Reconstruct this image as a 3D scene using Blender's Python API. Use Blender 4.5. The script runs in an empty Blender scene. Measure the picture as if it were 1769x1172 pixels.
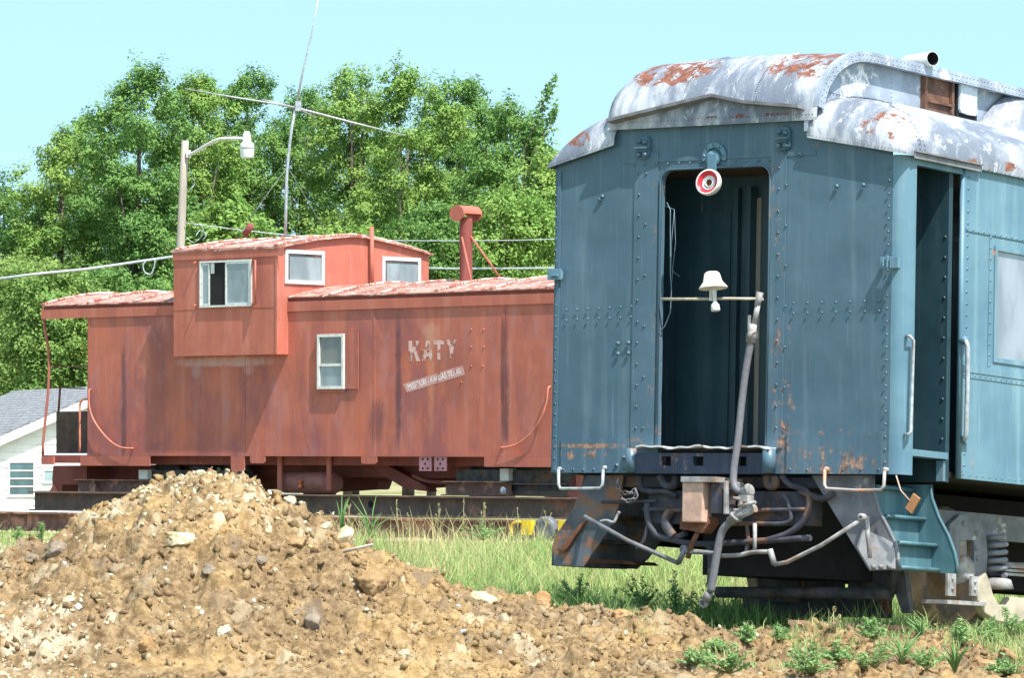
import bpy, bmesh, math, random
import numpy as np
from mathutils import Vector, Matrix

# ------------------------------------------------------------------ camera
SC = bpy.context.scene
COL = SC.collection
F, CX, CY, HOR = 7000.0, 884.5, 586.0, 767.0
PITCH = math.atan((HOR - CY) / F)
CAM = Vector((0, 0, 1.6))
cd = bpy.data.cameras.new('camera')
cam = bpy.data.objects.new('camera', cd)
COL.objects.link(cam)
cd.sensor_width = 36.0
cd.lens = 36.0 * F / 1769.0
cd.clip_start = 0.5
cd.clip_end = 5000
cam.location = CAM
cam.rotation_euler = (math.radians(90) + PITCH, 0, 0)
SC.camera = cam

# ------------------------------------------------------------------ sky, sun, exposure
SUN = Vector((0.292, -0.4425, 0.848)).normalized()
SUN_EL = math.asin(SUN.z)
SUN_AZ = math.atan2(SUN.x, SUN.y)
world = bpy.data.worlds.new("World")
SC.world = world
world.use_nodes = True
wn = world.node_tree
wn.nodes.clear()
sky = wn.nodes.new('ShaderNodeTexSky')
sky.sky_type = 'NISHITA'
sky.sun_disc = False
sky.sun_elevation = SUN_EL
sky.sun_rotation = SUN_AZ
sky.air_density = 1.0
sky.dust_density = 0.9
sky.ozone_density = 0.9
bg = wn.nodes.new('ShaderNodeBackground')
bg.inputs['Strength'].default_value = 0.1
hs = wn.nodes.new('ShaderNodeHueSaturation')
hs.inputs['Hue'].default_value = 0.47
hs.inputs['Saturation'].default_value = 0.92
wo = wn.nodes.new('ShaderNodeOutputWorld')
# look the sky up a little higher so that the low band keeps the clear cyan of the photograph
tcw = wn.nodes.new('ShaderNodeTexCoord')
mpw = wn.nodes.new('ShaderNodeMapping')
mpw.vector_type = 'POINT'
mpw.inputs['Scale'].default_value = (1, 1, .8)
mpw.inputs['Location'].default_value = (0, 0, .28)
nrw = wn.nodes.new('ShaderNodeVectorMath')
nrw.operation = 'NORMALIZE'
wn.links.new(tcw.outputs['Generated'], mpw.inputs[0])
wn.links.new(mpw.outputs[0], nrw.inputs[0])
wn.links.new(nrw.outputs[0], sky.inputs[0])
wn.links.new(sky.outputs[0], hs.inputs['Color'])
tnt = wn.nodes.new('ShaderNodeMix')
tnt.data_type = 'RGBA'
tnt.blend_type = 'MULTIPLY'
tnt.inputs[0].default_value = 1
tnt.inputs[7].default_value = (1.82, 1.8, 1.68, 1)
wn.links.new(hs.outputs[0], tnt.inputs[6])
wn.links.new(tnt.outputs[2], bg.inputs[0])
wn.links.new(bg.outputs[0], wo.inputs[0])
sd = bpy.data.lights.new('sun', 'SUN')
sd.energy = 4.6
sd.angle = math.radians(0.5)
sd.color = (1.0, 0.95, 0.87)
sun = bpy.data.objects.new('sun', sd)
COL.objects.link(sun)
sun.rotation_euler = (-SUN).to_track_quat('-Z', 'Y').to_euler()
SC.view_settings.view_transform = 'Standard'
SC.view_settings.look = 'None'
SC.view_settings.exposure = 0.85
SC.view_settings.gamma = 1.0

rnd = random.Random(7)
RNG = np.random.default_rng(11)


def ray(px, py):
    x, y, z = (px - CX) / F, 1.0, -(py - CY) / F
    c, s = math.cos(PITCH), math.sin(PITCH)
    return Vector((x, y * c - z * s, y * s + z * c))


def at(px, py, Y):
    d = ray(px, py)
    return CAM + d * (Y / d.y)


class Frame:
    def __init__(s, O, U, V, Z):
        s.O, s.U, s.V, s.Z = Vector(O), Vector(U), Vector(V), Vector(Z)

    def P(s, u, v, z):
        return s.O + s.U * u + s.V * v + s.Z * z

    def _solve(s, px, py, fixed, val):
        d = ray(px, py)
        ax = [s.U, s.V, s.Z]
        rest = [i for i in range(3) if i != fixed]
        M = Matrix((d, -ax[rest[0]], -ax[rest[1]])).transposed()
        r = M.inverted() @ (s.O + ax[fixed] * val - CAM)
        return r[1], r[2]

    def e(s, px, py, v=0.0):
        u, z = s._solve(px, py, 1, v)
        return (u, v, z)

    def s(s_, px, py, u):
        v, z = s_._solve(px, py, 0, u)
        return (u, v, z)

    def g(s, px, py, z):
        u, v = s._solve(px, py, 2, z)
        return (u, v, z)


WORLD = Frame((0, 0, 0), (1, 0, 0), (0, 1, 0), (0, 0, 1))


# ------------------------------------------------------------------ objects
def thing(name, label, cat, loc, group=None):
    o = bpy.data.objects.new(name, None)
    COL.objects.link(o)
    o.location = loc
    o.empty_display_size = 0.2
    tag(o, label, cat, group)
    return o


def tag(o, label=None, cat=None, group=None, kind=None):
    if label: o['label'] = label
    if cat: o['category'] = cat
    if group: o['group'] = group
    if kind: o['kind'] = kind
    return o


def wloc(o):
    p = Vector(o.location)
    while o.parent:
        o = o.parent
        p += Vector(o.location)
    return p


class MB:
    """collects shapes given in a frame's coordinates and links them as one mesh object"""
    def __init__(s, fr=WORLD):
        s.fr, s.v, s.f, s.sm = fr, [], [], []

    def add(s, vs, fs, smooth=False):
        n = len(s.v)
        s.v += [s.fr.P(*p) for p in vs]
        s.f += [tuple(i + n for i in f) for f in fs]
        s.sm += [smooth] * len(fs)

    def box(s, a, b):
        (x0, y0, z0), (x1, y1, z1) = a, b
        x0, x1 = min(x0, x1), max(x0, x1)
        y0, y1 = min(y0, y1), max(y0, y1)
        z0, z1 = min(z0, z1), max(z0, z1)
        s.add([(x0, y0, z0), (x1, y0, z0), (x1, y1, z0), (x0, y1, z0), (x0, y0, z1), (x1, y0, z1), (x1, y1, z1), (x0, y1, z1)],
              [(0, 3, 2, 1), (4, 5, 6, 7), (0, 1, 5, 4), (1, 2, 6, 5), (2, 3, 7, 6), (3, 0, 4, 7)])

    def prism(s, poly, d, smooth=False):
        """poly: list of 3d local points (planar), d: local offset vector"""
        n = len(poly)
        a = [tuple(p) for p in poly]
        b = [tuple(p[i] + d[i] for i in range(3)) for p in poly]
        fs = [tuple(range(n)), tuple(range(2 * n - 1, n - 1, -1))]
        s.add(a + b, fs)
        s.add(a + b, [(i, i + n, (i + 1) % n + n, (i + 1) % n) for i in range(n)], smooth)

    def tube(s, pts, r, seg=8, cap=True):
        pts = [Vector(p) for p in pts]
        n = len(pts)
        rs = r if isinstance(r, (list, tuple)) else [r] * n
        vs, fs = [], []
        prev = None
        for i, p in enumerate(pts):
            t = (pts[min(i + 1, n - 1)] - pts[max(i - 1, 0)])
            t.normalize()
            if prev is None:
                a = Vector((0, 0, 1)) if abs(t.z) < .9 else Vector((1, 0, 0))
                x = t.cross(a).normalized()
            else:
                x = (prev - t * prev.dot(t)).normalized()
            prev = x
            y = t.cross(x)
            for k in range(seg):
                an = 2 * math.pi * k / seg
                vs.append(tuple(p + x * (math.cos(an) * rs[i]) + y * (math.sin(an) * rs[i])))
        for i in range(n - 1):
            for k in range(seg):
                k2 = (k + 1) % seg
                fs.append((i * seg + k, i * seg + k2, (i + 1) * seg + k2, (i + 1) * seg + k))
        s.add(vs, fs, True)
        if cap:
            s.add(vs[:seg], [tuple(range(seg - 1, -1, -1))])
            s.add(vs[-seg:], [tuple(range(seg))])

    def lathe(s, base, axis, prof, seg=20, cap=False):
        """prof: (radius, height) along axis from base"""
        base, t = Vector(base), Vector(axis).normalized()
        a = Vector((0, 0, 1)) if abs(t.z) < .9 else Vector((1, 0, 0))
        x = t.cross(a).normalized()
        y = t.cross(x)
        vs, fs = [], []
        for r, h in prof:
            for k in range(seg):
                an = 2 * math.pi * k / seg
                vs.append(tuple(base + t * h + x * (math.cos(an) * r) + y * (math.sin(an) * r)))
        for i in range(len(prof) - 1):
            for k in range(seg):
                k2 = (k + 1) % seg
                fs.append((i * seg + k, i * seg + k2, (i + 1) * seg + k2, (i + 1) * seg + k))
        s.add(vs, fs, True)
        if cap:
            s.add(vs[:seg], [tuple(range(seg - 1, -1, -1))])
            s.add(vs[-seg:], [tuple(range(seg))])

    def rivet(s, p, n, r=0.011):
        p, n = Vector(p), Vector(n).normalized()
        s.lathe(p - n * .001, n, [(r, 0), (r * .86, r * .5), (r * .35, r * .8)], 7)
        s.add([tuple(p + n * r * .8)] * 3, [(0, 1, 2)]) if False else None

    def rivets(s, a, b, n, nrm, r=0.011, jit=0.002):
        a, b = Vector(a), Vector(b)
        for i in range(n):
            p = a.lerp(b, i / max(1, n - 1))
            p = p + Vector((rnd.uniform(-jit, jit) * (nrm[0] == 0), rnd.uniform(-jit, jit) * (nrm[1] == 0), rnd.uniform(-jit, jit)))
            s.rivet(p, nrm, r)

    def grid(s, fn, nu, nv, smooth=True, thick=None):
        vs = [tuple(fn(i / nu, j / nv)) for j in range(nv + 1) for i in range(nu + 1)]
        w = nu + 1
        fs = [(j * w + i, j * w + i + 1, (j + 1) * w + i + 1, (j + 1) * w + i) for j in range(nv) for i in range(nu)]
        s.add(vs, fs, smooth)
        if thick:
            vs2 = [(p[0] + thick[0], p[1] + thick[1], p[2] + thick[2]) for p in vs]
            s.add(vs2, [f[::-1] for f in fs], smooth)
            rim = [i for i in range(w)] + [j * w + nu for j in range(1, nv + 1)] + [nv * w + i for i in range(nu - 1, -1, -1)] + [j * w for j in range(nv - 1, 0, -1)]
            m = len(rim)
            s.add([vs[i] for i in rim] + [vs2[i] for i in rim], [(k, (k + 1) % m, (k + 1) % m + m, k + m) for k in range(m)])

    def build(s, name, mat, parent=None, label=None, bevel=0, recalc=True):
        base = wloc(parent) if parent else s.v[0].copy()
        me = bpy.data.meshes.new(name)
        me.from_pydata([tuple(p - base) for p in s.v], [], s.f)
        me.polygons.foreach_set('use_smooth', s.sm)
        if recalc:
            bm = bmesh.new()
            bm.from_mesh(me)
            bmesh.ops.remove_doubles(bm, verts=bm.verts, dist=0.0002)
            bmesh.ops.recalc_face_normals(bm, faces=bm.faces)
            bm.to_mesh(me)
            bm.free()
        me.materials.append(mat)
        o = bpy.data.objects.new(name, me)
        COL.objects.link(o)
        if parent:
            o.parent = parent
        else:
            o.location = base
        if bevel:
            m = o.modifiers.new('bevel', 'BEVEL')
            m.width = bevel
            m.segments = 2
            m.limit_method = 'ANGLE'
            m.angle_limit = math.radians(40)
        if label:
            o['label'] = label
        return o


def np_mesh(name, V, Q, mat, parent=None, base=(0, 0, 0), attr=None, smooth=False, nsides=4):
    """quick mesh from arrays: V (n,3) world coordinates, Q (m,k)"""
    me = bpy.data.meshes.new(name)
    V = np.asarray(V, dtype=np.float32) - np.asarray(base, dtype=np.float32)
    me.vertices.add(len(V))
    me.vertices.foreach_set('co', V.ravel())
    k = Q.shape[1]
    me.loops.add(Q.size)
    me.loops.foreach_set('vertex_index', Q.ravel().astype(np.int32))
    me.polygons.add(len(Q))
    me.polygons.foreach_set('loop_start', (np.arange(len(Q)) * k).astype(np.int32))
    me.polygons.foreach_set('loop_total', np.full(len(Q), k, dtype=np.int32))
    if smooth:
        me.polygons.foreach_set('use_smooth', np.ones(len(Q), dtype=bool))
    if attr is not None:
        a = me.attributes.new('tone', 'FLOAT', 'POINT')
        a.data.foreach_set('value', np.asarray(attr, dtype=np.float32))
    me.update(calc_edges=True)
    me.validate()
    me.materials.append(mat)
    o = bpy.data.objects.new(name, me)
    COL.objects.link(o)
    if parent:
        o.parent = parent
    else:
        o.location = base
    return o


# ------------------------------------------------------------------ noise in numpy
def vnoise(x, y, seed=0):
    xi, yi = np.floor(x).astype(np.int64), np.floor(y).astype(np.int64)
    fx, fy = x - xi, y - yi
    fx, fy = fx * fx * (3 - 2 * fx), fy * fy * (3 - 2 * fy)

    def h(a, b):
        n = (a * 374761393 + b * 668265263 + seed * 1442695041) & 0xffffffff
        n = ((n ^ (n >> 13)) * 1274126177) & 0xffffffff
        return ((n ^ (n >> 16)) & 0xffff) / 65535.0
    return (h(xi, yi) * (1 - fx) + h(xi + 1, yi) * fx) * (1 - fy) + (h(xi, yi + 1) * (1 - fx) + h(xi + 1, yi + 1) * fx) * fy


def fbm(x, y, oct=5, seed=0, gain=.5):
    t, a = 0, 1.0
    for i in range(oct):
        t = t + a * (vnoise(x * 2 ** i, y * 2 ** i, seed + i * 17) - .5)
        a *= gain
    return t


def sstep(a, b, x):
    t = np.clip((x - a) / (b - a), 0, 1)
    return t * t * (3 - 2 * t)


# ------------------------------------------------------------------ materials
class NT:
    def __init__(s, name, rough=.6, spec=.3, metal=0):
        s.m = bpy.data.materials.new(name)
        s.m.use_nodes = True
        s.t = s.m.node_tree
        s.b = s.t.nodes['Principled BSDF']
        s.b.inputs['Roughness'].default_value = rough
        s.b.inputs['Specular IOR Level'].default_value = spec
        s.b.inputs['Metallic'].default_value = metal
        s.co = s.t.nodes.new('ShaderNodeTexCoord').outputs['Object']

    def n(s, k, **kw):
        nd = s.t.nodes.new(k)
        for a, b in kw.items():
            setattr(nd, a, b)
        return nd

    def link(s, a, b):
        if isinstance(a, (int, float)):
            b.default_value = a
        elif isinstance(a, (tuple, list, Vector)):
            a = tuple(a)
            b.default_value = a + (1.0,) if len(a) == 3 and len(b.default_value) == 4 else a
        else:
            s.t.links.new(a, b)

    def scale(s, v):
        nd = s.n('ShaderNodeMapping')
        nd.inputs['Scale'].default_value = v
        s.link(s.co, nd.inputs[0])
        return nd.outputs[0]

    def noise(s, sc=5, det=5, rough=.55, vec=None, dist=0):
        nd = s.n('ShaderNodeTexNoise')
        nd.inputs['Scale'].default_value = sc
        nd.inputs['Detail'].default_value = det
        nd.inputs['Roughness'].default_value = rough
        nd.inputs['Distortion'].default_value = dist
        s.link(vec if vec is not None else s.co, nd.inputs['Vector'])
        return nd.outputs['Fac']

    def math(s, op, a, b=0, c=None, clamp=False):
        nd = s.n('ShaderNodeMath', operation=op, use_clamp=clamp)
        s.link(a, nd.inputs[0])
        s.link(b, nd.inputs[1])
        if c is not None:
            s.link(c, nd.inputs[2])
        return nd.outputs[0]

    def rng(s, x, a, b, lo=0, hi=1):
        nd = s.n('ShaderNodeMapRange', interpolation_type='SMOOTHSTEP')
        s.link(x, nd.inputs['Value'])
        nd.inputs['From Min'].default_value = a
        nd.inputs['From Max'].default_value = b
        nd.inputs['To Min'].default_value = lo
        nd.inputs['To Max'].default_value = hi
        return nd.outputs[0]

    def mix(s, f, a, b, mode='MIX'):
        nd = s.n('ShaderNodeMix', data_type='RGBA', blend_type=mode)
        s.link(f, nd.inputs[0])
        s.link(a, nd.inputs[6])
        s.link(b, nd.inputs[7])
        return nd.outputs[2]

    def dot(s, vec):
        nd = s.n('ShaderNodeVectorMath', operation='DOT_PRODUCT')
        s.link(s.co, nd.inputs[0])
        nd.inputs[1].default_value = tuple(vec)
        return nd.outputs['Value']

    def comb(s, x, y, z):
        nd = s.n('ShaderNodeCombineXYZ')
        s.link(x, nd.inputs[0]); s.link(y, nd.inputs[1]); s.link(z, nd.inputs[2])
        return nd.outputs[0]

    def dist(s, centre, radii, wob=.35, wsc=6):
        """0 in the middle of an ellipsoid patch, 1 at its edge, with a ragged border"""
        nd = s.n('ShaderNodeVectorMath', operation='SUBTRACT')
        s.link(s.co, nd.inputs[0]); nd.inputs[1].default_value = tuple(centre)
        n2 = s.n('ShaderNodeVectorMath', operation='DIVIDE')
        s.link(nd.outputs[0], n2.inputs[0]); n2.inputs[1].default_value = tuple(radii)
        n3 = s.n('ShaderNodeVectorMath', operation='LENGTH')
        s.link(n2.outputs[0], n3.inputs[0])
        w = s.math('MULTIPLY_ADD', s.noise(wsc, 6, .65), wob * 4, -wob * 2)
        return s.math('ADD', n3.outputs['Value'], w)

    def attr(s, name):
        nd = s.n('ShaderNodeAttribute', attribute_name=name)
        return nd.outputs['Fac']

    def bump(s, h, st=.3, d=.01):
        nd = s.n('ShaderNodeBump')
        nd.inputs['Strength'].default_value = st
        nd.inputs['Distance'].default_value = d
        s.link(h, nd.inputs['Height'])
        s.link(nd.outputs[0], s.b.inputs['Normal'])

    def out(s, col, rough=None):
        s.link(col, s.b.inputs['Base Color'])
        if rough is not None:
            s.link(rough, s.b.inputs['Roughness'])
        return s.m


def plain(name, col, var=.25, rough=.6, sc=8, metal=0, rust=None, rust_amt=.5, spec=.3, bump=.15, streak=1.0):
    t = NT(name, rough, spec, metal)
    v = t.scale((1, 1, streak))
    a = t.noise(sc, 6, .6, v)
    dark = tuple(c * (1 - var) for c in col)
    lite = tuple(min(1, c * (1 + var)) for c in col)
    c = t.mix(t.rng(a, .3, .7), dark, lite)
    if rust:
        r = t.noise(sc * .6, 8, .7)
        c = t.mix(t.rng(r, 1 - rust_amt - .04, 1 - rust_amt + .05), c, t.mix(t.noise(sc * 4, 4), rust, tuple(x * 1.6 for x in rust)))
    if bump:
        t.bump(a, bump, .01)
    return t.out(c)
# ================================================================== materials used all over
RUST = (.20, .075, .03)
M = {}
M['white'] = plain('white_paint', (.62, .62, .6), .15, .5, 10)
M['galv'] = plain('galvanised', (.36, .39, .42), .25, .4, 20, .3)
M['dark_iron'] = plain('dark_iron', (.06, .058, .062), .5, .7, 7, rust=(.12, .055, .03), rust_amt=.42)
M['grey_iron'] = plain('grey_iron', (.16, .165, .185), .35, .6, 6, rust=(.15, .09, .06), rust_amt=.36)
M['pale_iron'] = plain('pale_iron', (.27, .265, .27), .4, .6, 9, rust=(.22, .15, .11), rust_amt=.43)
M['tan_dust'] = plain('dusty_tan_iron', (.42, .37, .29), .25, .7, 5, rust=(.25, .16, .09), rust_amt=.35)
M['rust'] = plain('rusty_steel', (.17, .075, .045), .4, .8, 9)
M['rust_lite'] = plain('light_rust', (.36, .2, .14), .3, .8, 8)
M['peach'] = plain('peach_oxide', (.5, .33, .26), .22, .8, 9, rust=(.3, .16, .1), rust_amt=.32)
M['hose'] = plain('grey_rubber_hose', (.15, .15, .17), .15, .6, 30, spec=.4)
M['black'] = plain('black', (.012, .012, .014), .3, .8, 6)
M['alu'] = plain('aluminium_frame', (.62, .63, .63), .15, .35, 20, .2)
M['wood'] = plain('weathered_wood', (.34, .3, .26), .3, .85, 6, streak=.08)
M['tie'] = plain('tie_wood', (.12, .09, .07), .4, .9, 6)
M['trunk'] = plain('bark', (.12, .1, .08), .4, .9, 8)
M['yellow'] = plain('yellow_paint', (.75, .52, .03), .15, .5, 8)
M['tyre'] = plain('grey_tyre', (.14, .15, .17), .35, .8, 10)
M['orange'] = plain('orange_valve', (.6, .16, .07), .2, .5, 20)


def glass(name, col, rough=.08, haze=0.0):
    t = NT(name, rough, .8)
    t.b.inputs['Coat Weight'].default_value = .7
    t.b.inputs['Coat Roughness'].default_value = .03
    a = t.noise(3, 4, .5, t.scale((1, 1, .5)))
    return t.out(t.mix(t.rng(a, .35, .65), tuple(c * .75 for c in col), tuple(c * 1.25 for c in col)))


# ================================================================== frames
# blue passenger car: u to the right across its end, v along it (away, to the right), z up
aU, aV = math.radians(56), math.radians(40)
Ub = Vector((math.sin(aU), -math.cos(aU), 0))
Vb = Vector((math.sin(aV), math.cos(aV), -0.064))
Zb = Vector((0.018, 0, 1))
cor = at(1552, 767, 29.6)
FB = Frame((cor.x, cor.y, 0), Ub, Vb, Zb)
uL = FB.e(955.5, 600)[0]
FB.O = FB.P(uL, 0, 0)
W = -uL                     # width of the car
# caboose: u to the right along its side, v inwards, z up
aC = math.radians(48)
Uc = Vector((math.sin(aC), -math.cos(aC), 0))
Vc = Vector((math.cos(aC), math.sin(aC), 0))
FC = Frame(at(550, 767, 62.5), Uc, Vc, (0, 0, 1))
FC.O.z = 0
u0c = FC.e(151, 700)[0]
FC.O = FC.P(u0c, 0, 0)


def ground_z(x, y):
    x, y = np.asarray(x, float), np.asarray(y, float)
    z = 0.2 * sstep(46, 56, y) - .5 * sstep(64, 82, y)
    # the track bed under the blue car falls away with the car
    A = np.array([[FB.U.x, FB.V.x], [FB.U.y, FB.V.y]])
    inv = np.linalg.inv(A)
    dx, dy = x - FB.O.x, y - FB.O.y
    u = inv[0, 0] * dx + inv[0, 1] * dy
    v = inv[1, 0] * dx + inv[1, 1] * dy
    zt = 0.07 - 0.064 * np.clip(v, -1, 40)
    w = sstep(-5.0, -0.3, u) * sstep(-1.0, 0.5, v)
    return z * (1 - w) + zt * w


# ================================================================== ground
def make_ground():
    xs = np.concatenate([np.linspace(-900, -40, 20), np.linspace(-38, 38, 190), np.linspace(40, 900, 20)])
    ys = np.concatenate([np.linspace(-60, 18, 14), np.linspace(18.6, 80, 230), np.linspace(82, 2500, 40)])
    X, Y = np.meshgrid(xs, ys)
    Z = ground_z(X, Y) + fbm(X * .7, Y * .7, 4, 3) * .05 * (Y < 90)
    V = np.stack([X, Y, Z], -1).reshape(-1, 3)
    nx = len(xs)
    i, j = np.meshgrid(np.arange(nx - 1), np.arange(len(ys) - 1))
    a = (j * nx + i).ravel()
    Q = np.stack([a, a + 1, a + nx + 1, a + nx], -1)
    t = NT('field_soil', .95, .1)
    big = t.noise(.35, 5, .6)
    fine = t.noise(9, 8, .7)
    c = t.mix(t.rng(fine, .3, .7), (.17, .13, .07), (.36, .31, .2))
    gr = t.mix(t.rng(t.noise(4, 6, .6), .3, .7), (.09, .13, .03), (.24, .27, .09))
    c = t.mix(t.rng(big, .42, .56), gr, t.mix(.45, c, (.46, .39, .26)))
    t.bump(fine, .6, .05)
    o = np_mesh('ground', V, Q, t.out(c), smooth=True)
    tag(o, kind='structure')


make_ground()


# ================================================================== dirt heap
SIL = [(-700, 1000), (-300, 1010), (-120, 985), (0, 968), (60, 945), (100, 915), (160, 880), (210, 858), (262, 838), (290, 818), (340, 812), (400, 824), (440, 838), (490, 866),
       (530, 900), (570, 922), (620, 952), (680, 982), (760, 1004), (830, 1026), (900, 1040), (960, 1060), (1060, 1072), (1200, 1084), (1300, 1100), (1400, 1112), (1600, 1124), (1800, 1130), (2300, 1130)]
YC = 28.2
SX = np.array([(p[0] - CX) / F * YC for p in SIL])
SZ = np.array([1.6 - (p[1] + 9 - HOR) / F * YC for p in SIL])


def dirt_base(x, y):
    crest = np.interp(x, SX, SZ)
    foot = .06 + .05 * vnoise(x * .8, y * .8, 5)
    k = sstep(26.0, 28.25, y)
    k = np.power(np.clip((y - 25.9) / 2.3, 0, 1), .95) * .75 + k * .25
    z = foot + (crest - foot) * k
    back = sstep(28.3, 30.6, y)
    gz = ground_z(x, y) - .15
    z = z * (1 - back) + gz * back
    edge = np.maximum(sstep(4.9, 5.7, np.abs(x)), sstep(24.2, 23.5, y))
    return z * (1 - edge) - .25 * edge


def dirt_height(x, y):
    z = dirt_base(x, y)
    rough = .35 + .65 * sstep(25.9, 26.8, y + .3 * fbm(x * 1.1, y * 1.1, 3, 9))
    z = z + fbm(x * 1.3, y * 1.3, 3, 21) * .13 * rough
    r = np.abs(fbm(x * 3.2, y * 3.2, 4, 31))
    z = z + (r - .1) * .11 * rough
    z = z + fbm(x * 8, y * 8, 5, 41, .64) * .085 * (.25 + rough)
    return z


GX0, GX1, GY0, GY1, GS = -5.8, 5.8, 23.4, 30.8, .017
gx = np.arange(GX0, GX1, GS)
gy = np.arange(GY0, GY1, GS)
GXX, GYY = np.meshgrid(gx, gy)
HZ = dirt_height(GXX, GYY)
TONE = np.zeros_like(HZ)


def stamp_clods(H, T, n, rmin, rmax, seed):
    H0 = H.copy()
    r_ = np.random.default_rng(seed)
    for _ in range(n):
        x, y = r_.uniform(-5.0, 5.0), r_.uniform(24.4, 29.9)
        r = rmin * (rmax / rmin) ** (r_.random() ** 2.2)
        if y < 26.2 and r_.random() < .75: continue
        i0, i1 = int((x - r * 1.4 - GX0) / GS), int((x + r * 1.4 - GX0) / GS) + 1
        j0, j1 = int((y - r * 1.4 - GY0) / GS), int((y + r * 1.4 - GY0) / GS) + 1
        if i0 < 0 or j0 < 0 or i1 >= H.shape[1] or j1 >= H.shape[0]: continue
        xx, yy = GXX[j0:j1, i0:i1] - x, GYY[j0:j1, i0:i1] - y
        a = r_.uniform(0, 3.14)
        px_, py_ = xx * math.cos(a) + yy * math.sin(a), (-xx * math.sin(a) + yy * math.cos(a)) * r_.uniform(1, 1.6)
        q = np.sqrt(px_ ** 2 + py_ ** 2) / r
        # faceted lump: bounded by a few random planes
        lump = 1.15 - 1.15 * q ** 6
        for _k in range(3):
            b = r_.uniform(0, 6.28)
            lump = np.minimum(lump, .62 - (px_ * math.cos(b) + py_ * math.sin(b)) / r * r_.uniform(.35, 1.3))
        lump = np.clip(lump, -.15, 1)
        zc = dirt_base(np.array([x]), np.array([y]))[0]
        h = lump * r * r_.uniform(.6, 1.05)
        m = q < 1.15
        lev = np.median(H0[j0:j1, i0:i1]) * .5 + H0[j0:j1, i0:i1] * .5
        H[j0:j1, i0:i1] = np.where(m & (lump > 0), np.maximum(H[j0:j1, i0:i1], lev + h * .9 - r * .12), H[j0:j1, i0:i1])
        tn = r_.normal(-.05, .36)
        T[j0:j1, i0:i1] = np.where(q < .95, tn, T[j0:j1, i0:i1])


stamp_clods(HZ, TONE, 12000, .028, .16, 4)
stamp_clods(HZ, TONE, 260, .07, .19, 6)
HZ += fbm(GXX * 24, GYY * 24, 2, 77) * .034 * (.35 + .65 * sstep(25.7, 26.5, GYY))


def hz(x, y):
    i = int((x - GX0) / GS)
    j = int((y - GY0) / GS)
    i, j = max(0, min(HZ.shape[1] - 1, i)), max(0, min(HZ.shape[0] - 1, j))
    return float(HZ[j, i])


def dirt_mat(name='dirt', attrib=True, pale=0.0):
    t = NT(name, .95, .08)
    a = t.noise(1.1, 5, .6)
    b = t.noise(14, 8, .72)
    c = t.noise(3.6, 5, .6)
    col = t.mix(t.rng(b, .3, .72), (.11, .07, .037), (.39, .275, .152))
    col = t.mix(t.math('MULTIPLY', t.rng(a, .45, .62), .7), col, t.mix(t.rng(b, .35, .65), (.30, .19, .08), (.47, .33, .16)))      # orange clay
    col = t.mix(t.math('MULTIPLY', t.rng(c, .56, .66), .5), col, (.40, .33, .22))     # pale limey soil
    if attrib:
        tn = t.attr('tone')
        col = t.mix(t.rng(tn, .35, 1.0, 0, .75), col, (.56, .49, .36))
        col = t.mix(t.rng(tn, -.9, -.3, .65, 0), col, (.17, .13, .095))
    t.bump(b, 1.0, .03)
    return t.out(col)


def make_dirt():
    V = np.stack([GXX, GYY, HZ], -1).reshape(-1, 3)
    nx = len(gx)
    i, j = np.meshgrid(np.arange(nx - 1), np.arange(len(gy) - 1))
    a = (j * nx + i).ravel()
    Q = np.stack([a, a + 1, a + nx + 1, a + nx], -1)
    # pale limestone fines along the crest and at the left foot
    tone = TONE.copy()
    n = fbm(GXX * 2.5, GYY * 2.5, 4, 91)
    n2 = fbm(GXX * 9, GYY * 9, 3, 93)
    top = sstep(.9, 1.3, HZ + n * .5) * sstep(26.9, 27.6, GYY)
    tone += np.clip(top * (.55 + n2 * 1.4), 0, 1)
    left = sstep(-2.55, -3.0, GXX + n * .8) * sstep(27.2, 26.7, GYY) * sstep(25.9, 26.2, GYY)
    tone += left * (.6 + n2)
    o = np_mesh('dirt_heap', V, Q, dirt_mat(), attr=tone.ravel(), smooth=False)
    tag(o, 'large heap of brown and ochre excavated soil in the foreground', 'dirt heap')


make_dirt()


# ---------------------------------------------------------------- loose clods: too many to count
def ico(sub):
    bm = bmesh.new()
    bmesh.ops.create_icosphere(bm, subdivisions=sub, radius=1)
    v = np.array([list(x.co) for x in bm.verts])
    f = np.array([[x.index for x in p.verts] for p in bm.faces])
    bm.free()
    return v, f


def stone_shape(sub, seed, cuts=7, jit=.1):
    v, f = ico(sub)
    r_ = np.random.default_rng(seed)
    v = v.copy()
    for _ in range(cuts):
        n = r_.normal(size=3); n /= np.linalg.norm(n)
        d = r_.uniform(.45, .8)
        s_ = v @ n
        v -= np.outer(np.clip(s_ - d, 0, None), n) * .92
    if sub >= 2:
        nv = v / np.linalg.norm(v, axis=1)[:, None]
        q = vnoise(nv[:, 0] * 4 + seed, nv[:, 1] * 4 + nv[:, 2] * 3, seed) - .5
        q2 = vnoise(nv[:, 0] * 11 + seed, nv[:, 1] * 11 + nv[:, 2] * 9, seed + 3) - .5
        v *= (1 + q * .25 + q2 * jit)[:, None]
    else:
        v *= (1 + r_.uniform(-.38, .38, len(v)))[:, None]
    return v, f


def rot_mat(a, b, c):
    return np.array((Matrix.Rotation(a, 3, 'X') @ Matrix.Rotation(b, 3, 'Y') @ Matrix.Rotation(c, 3, 'Z')))


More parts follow.
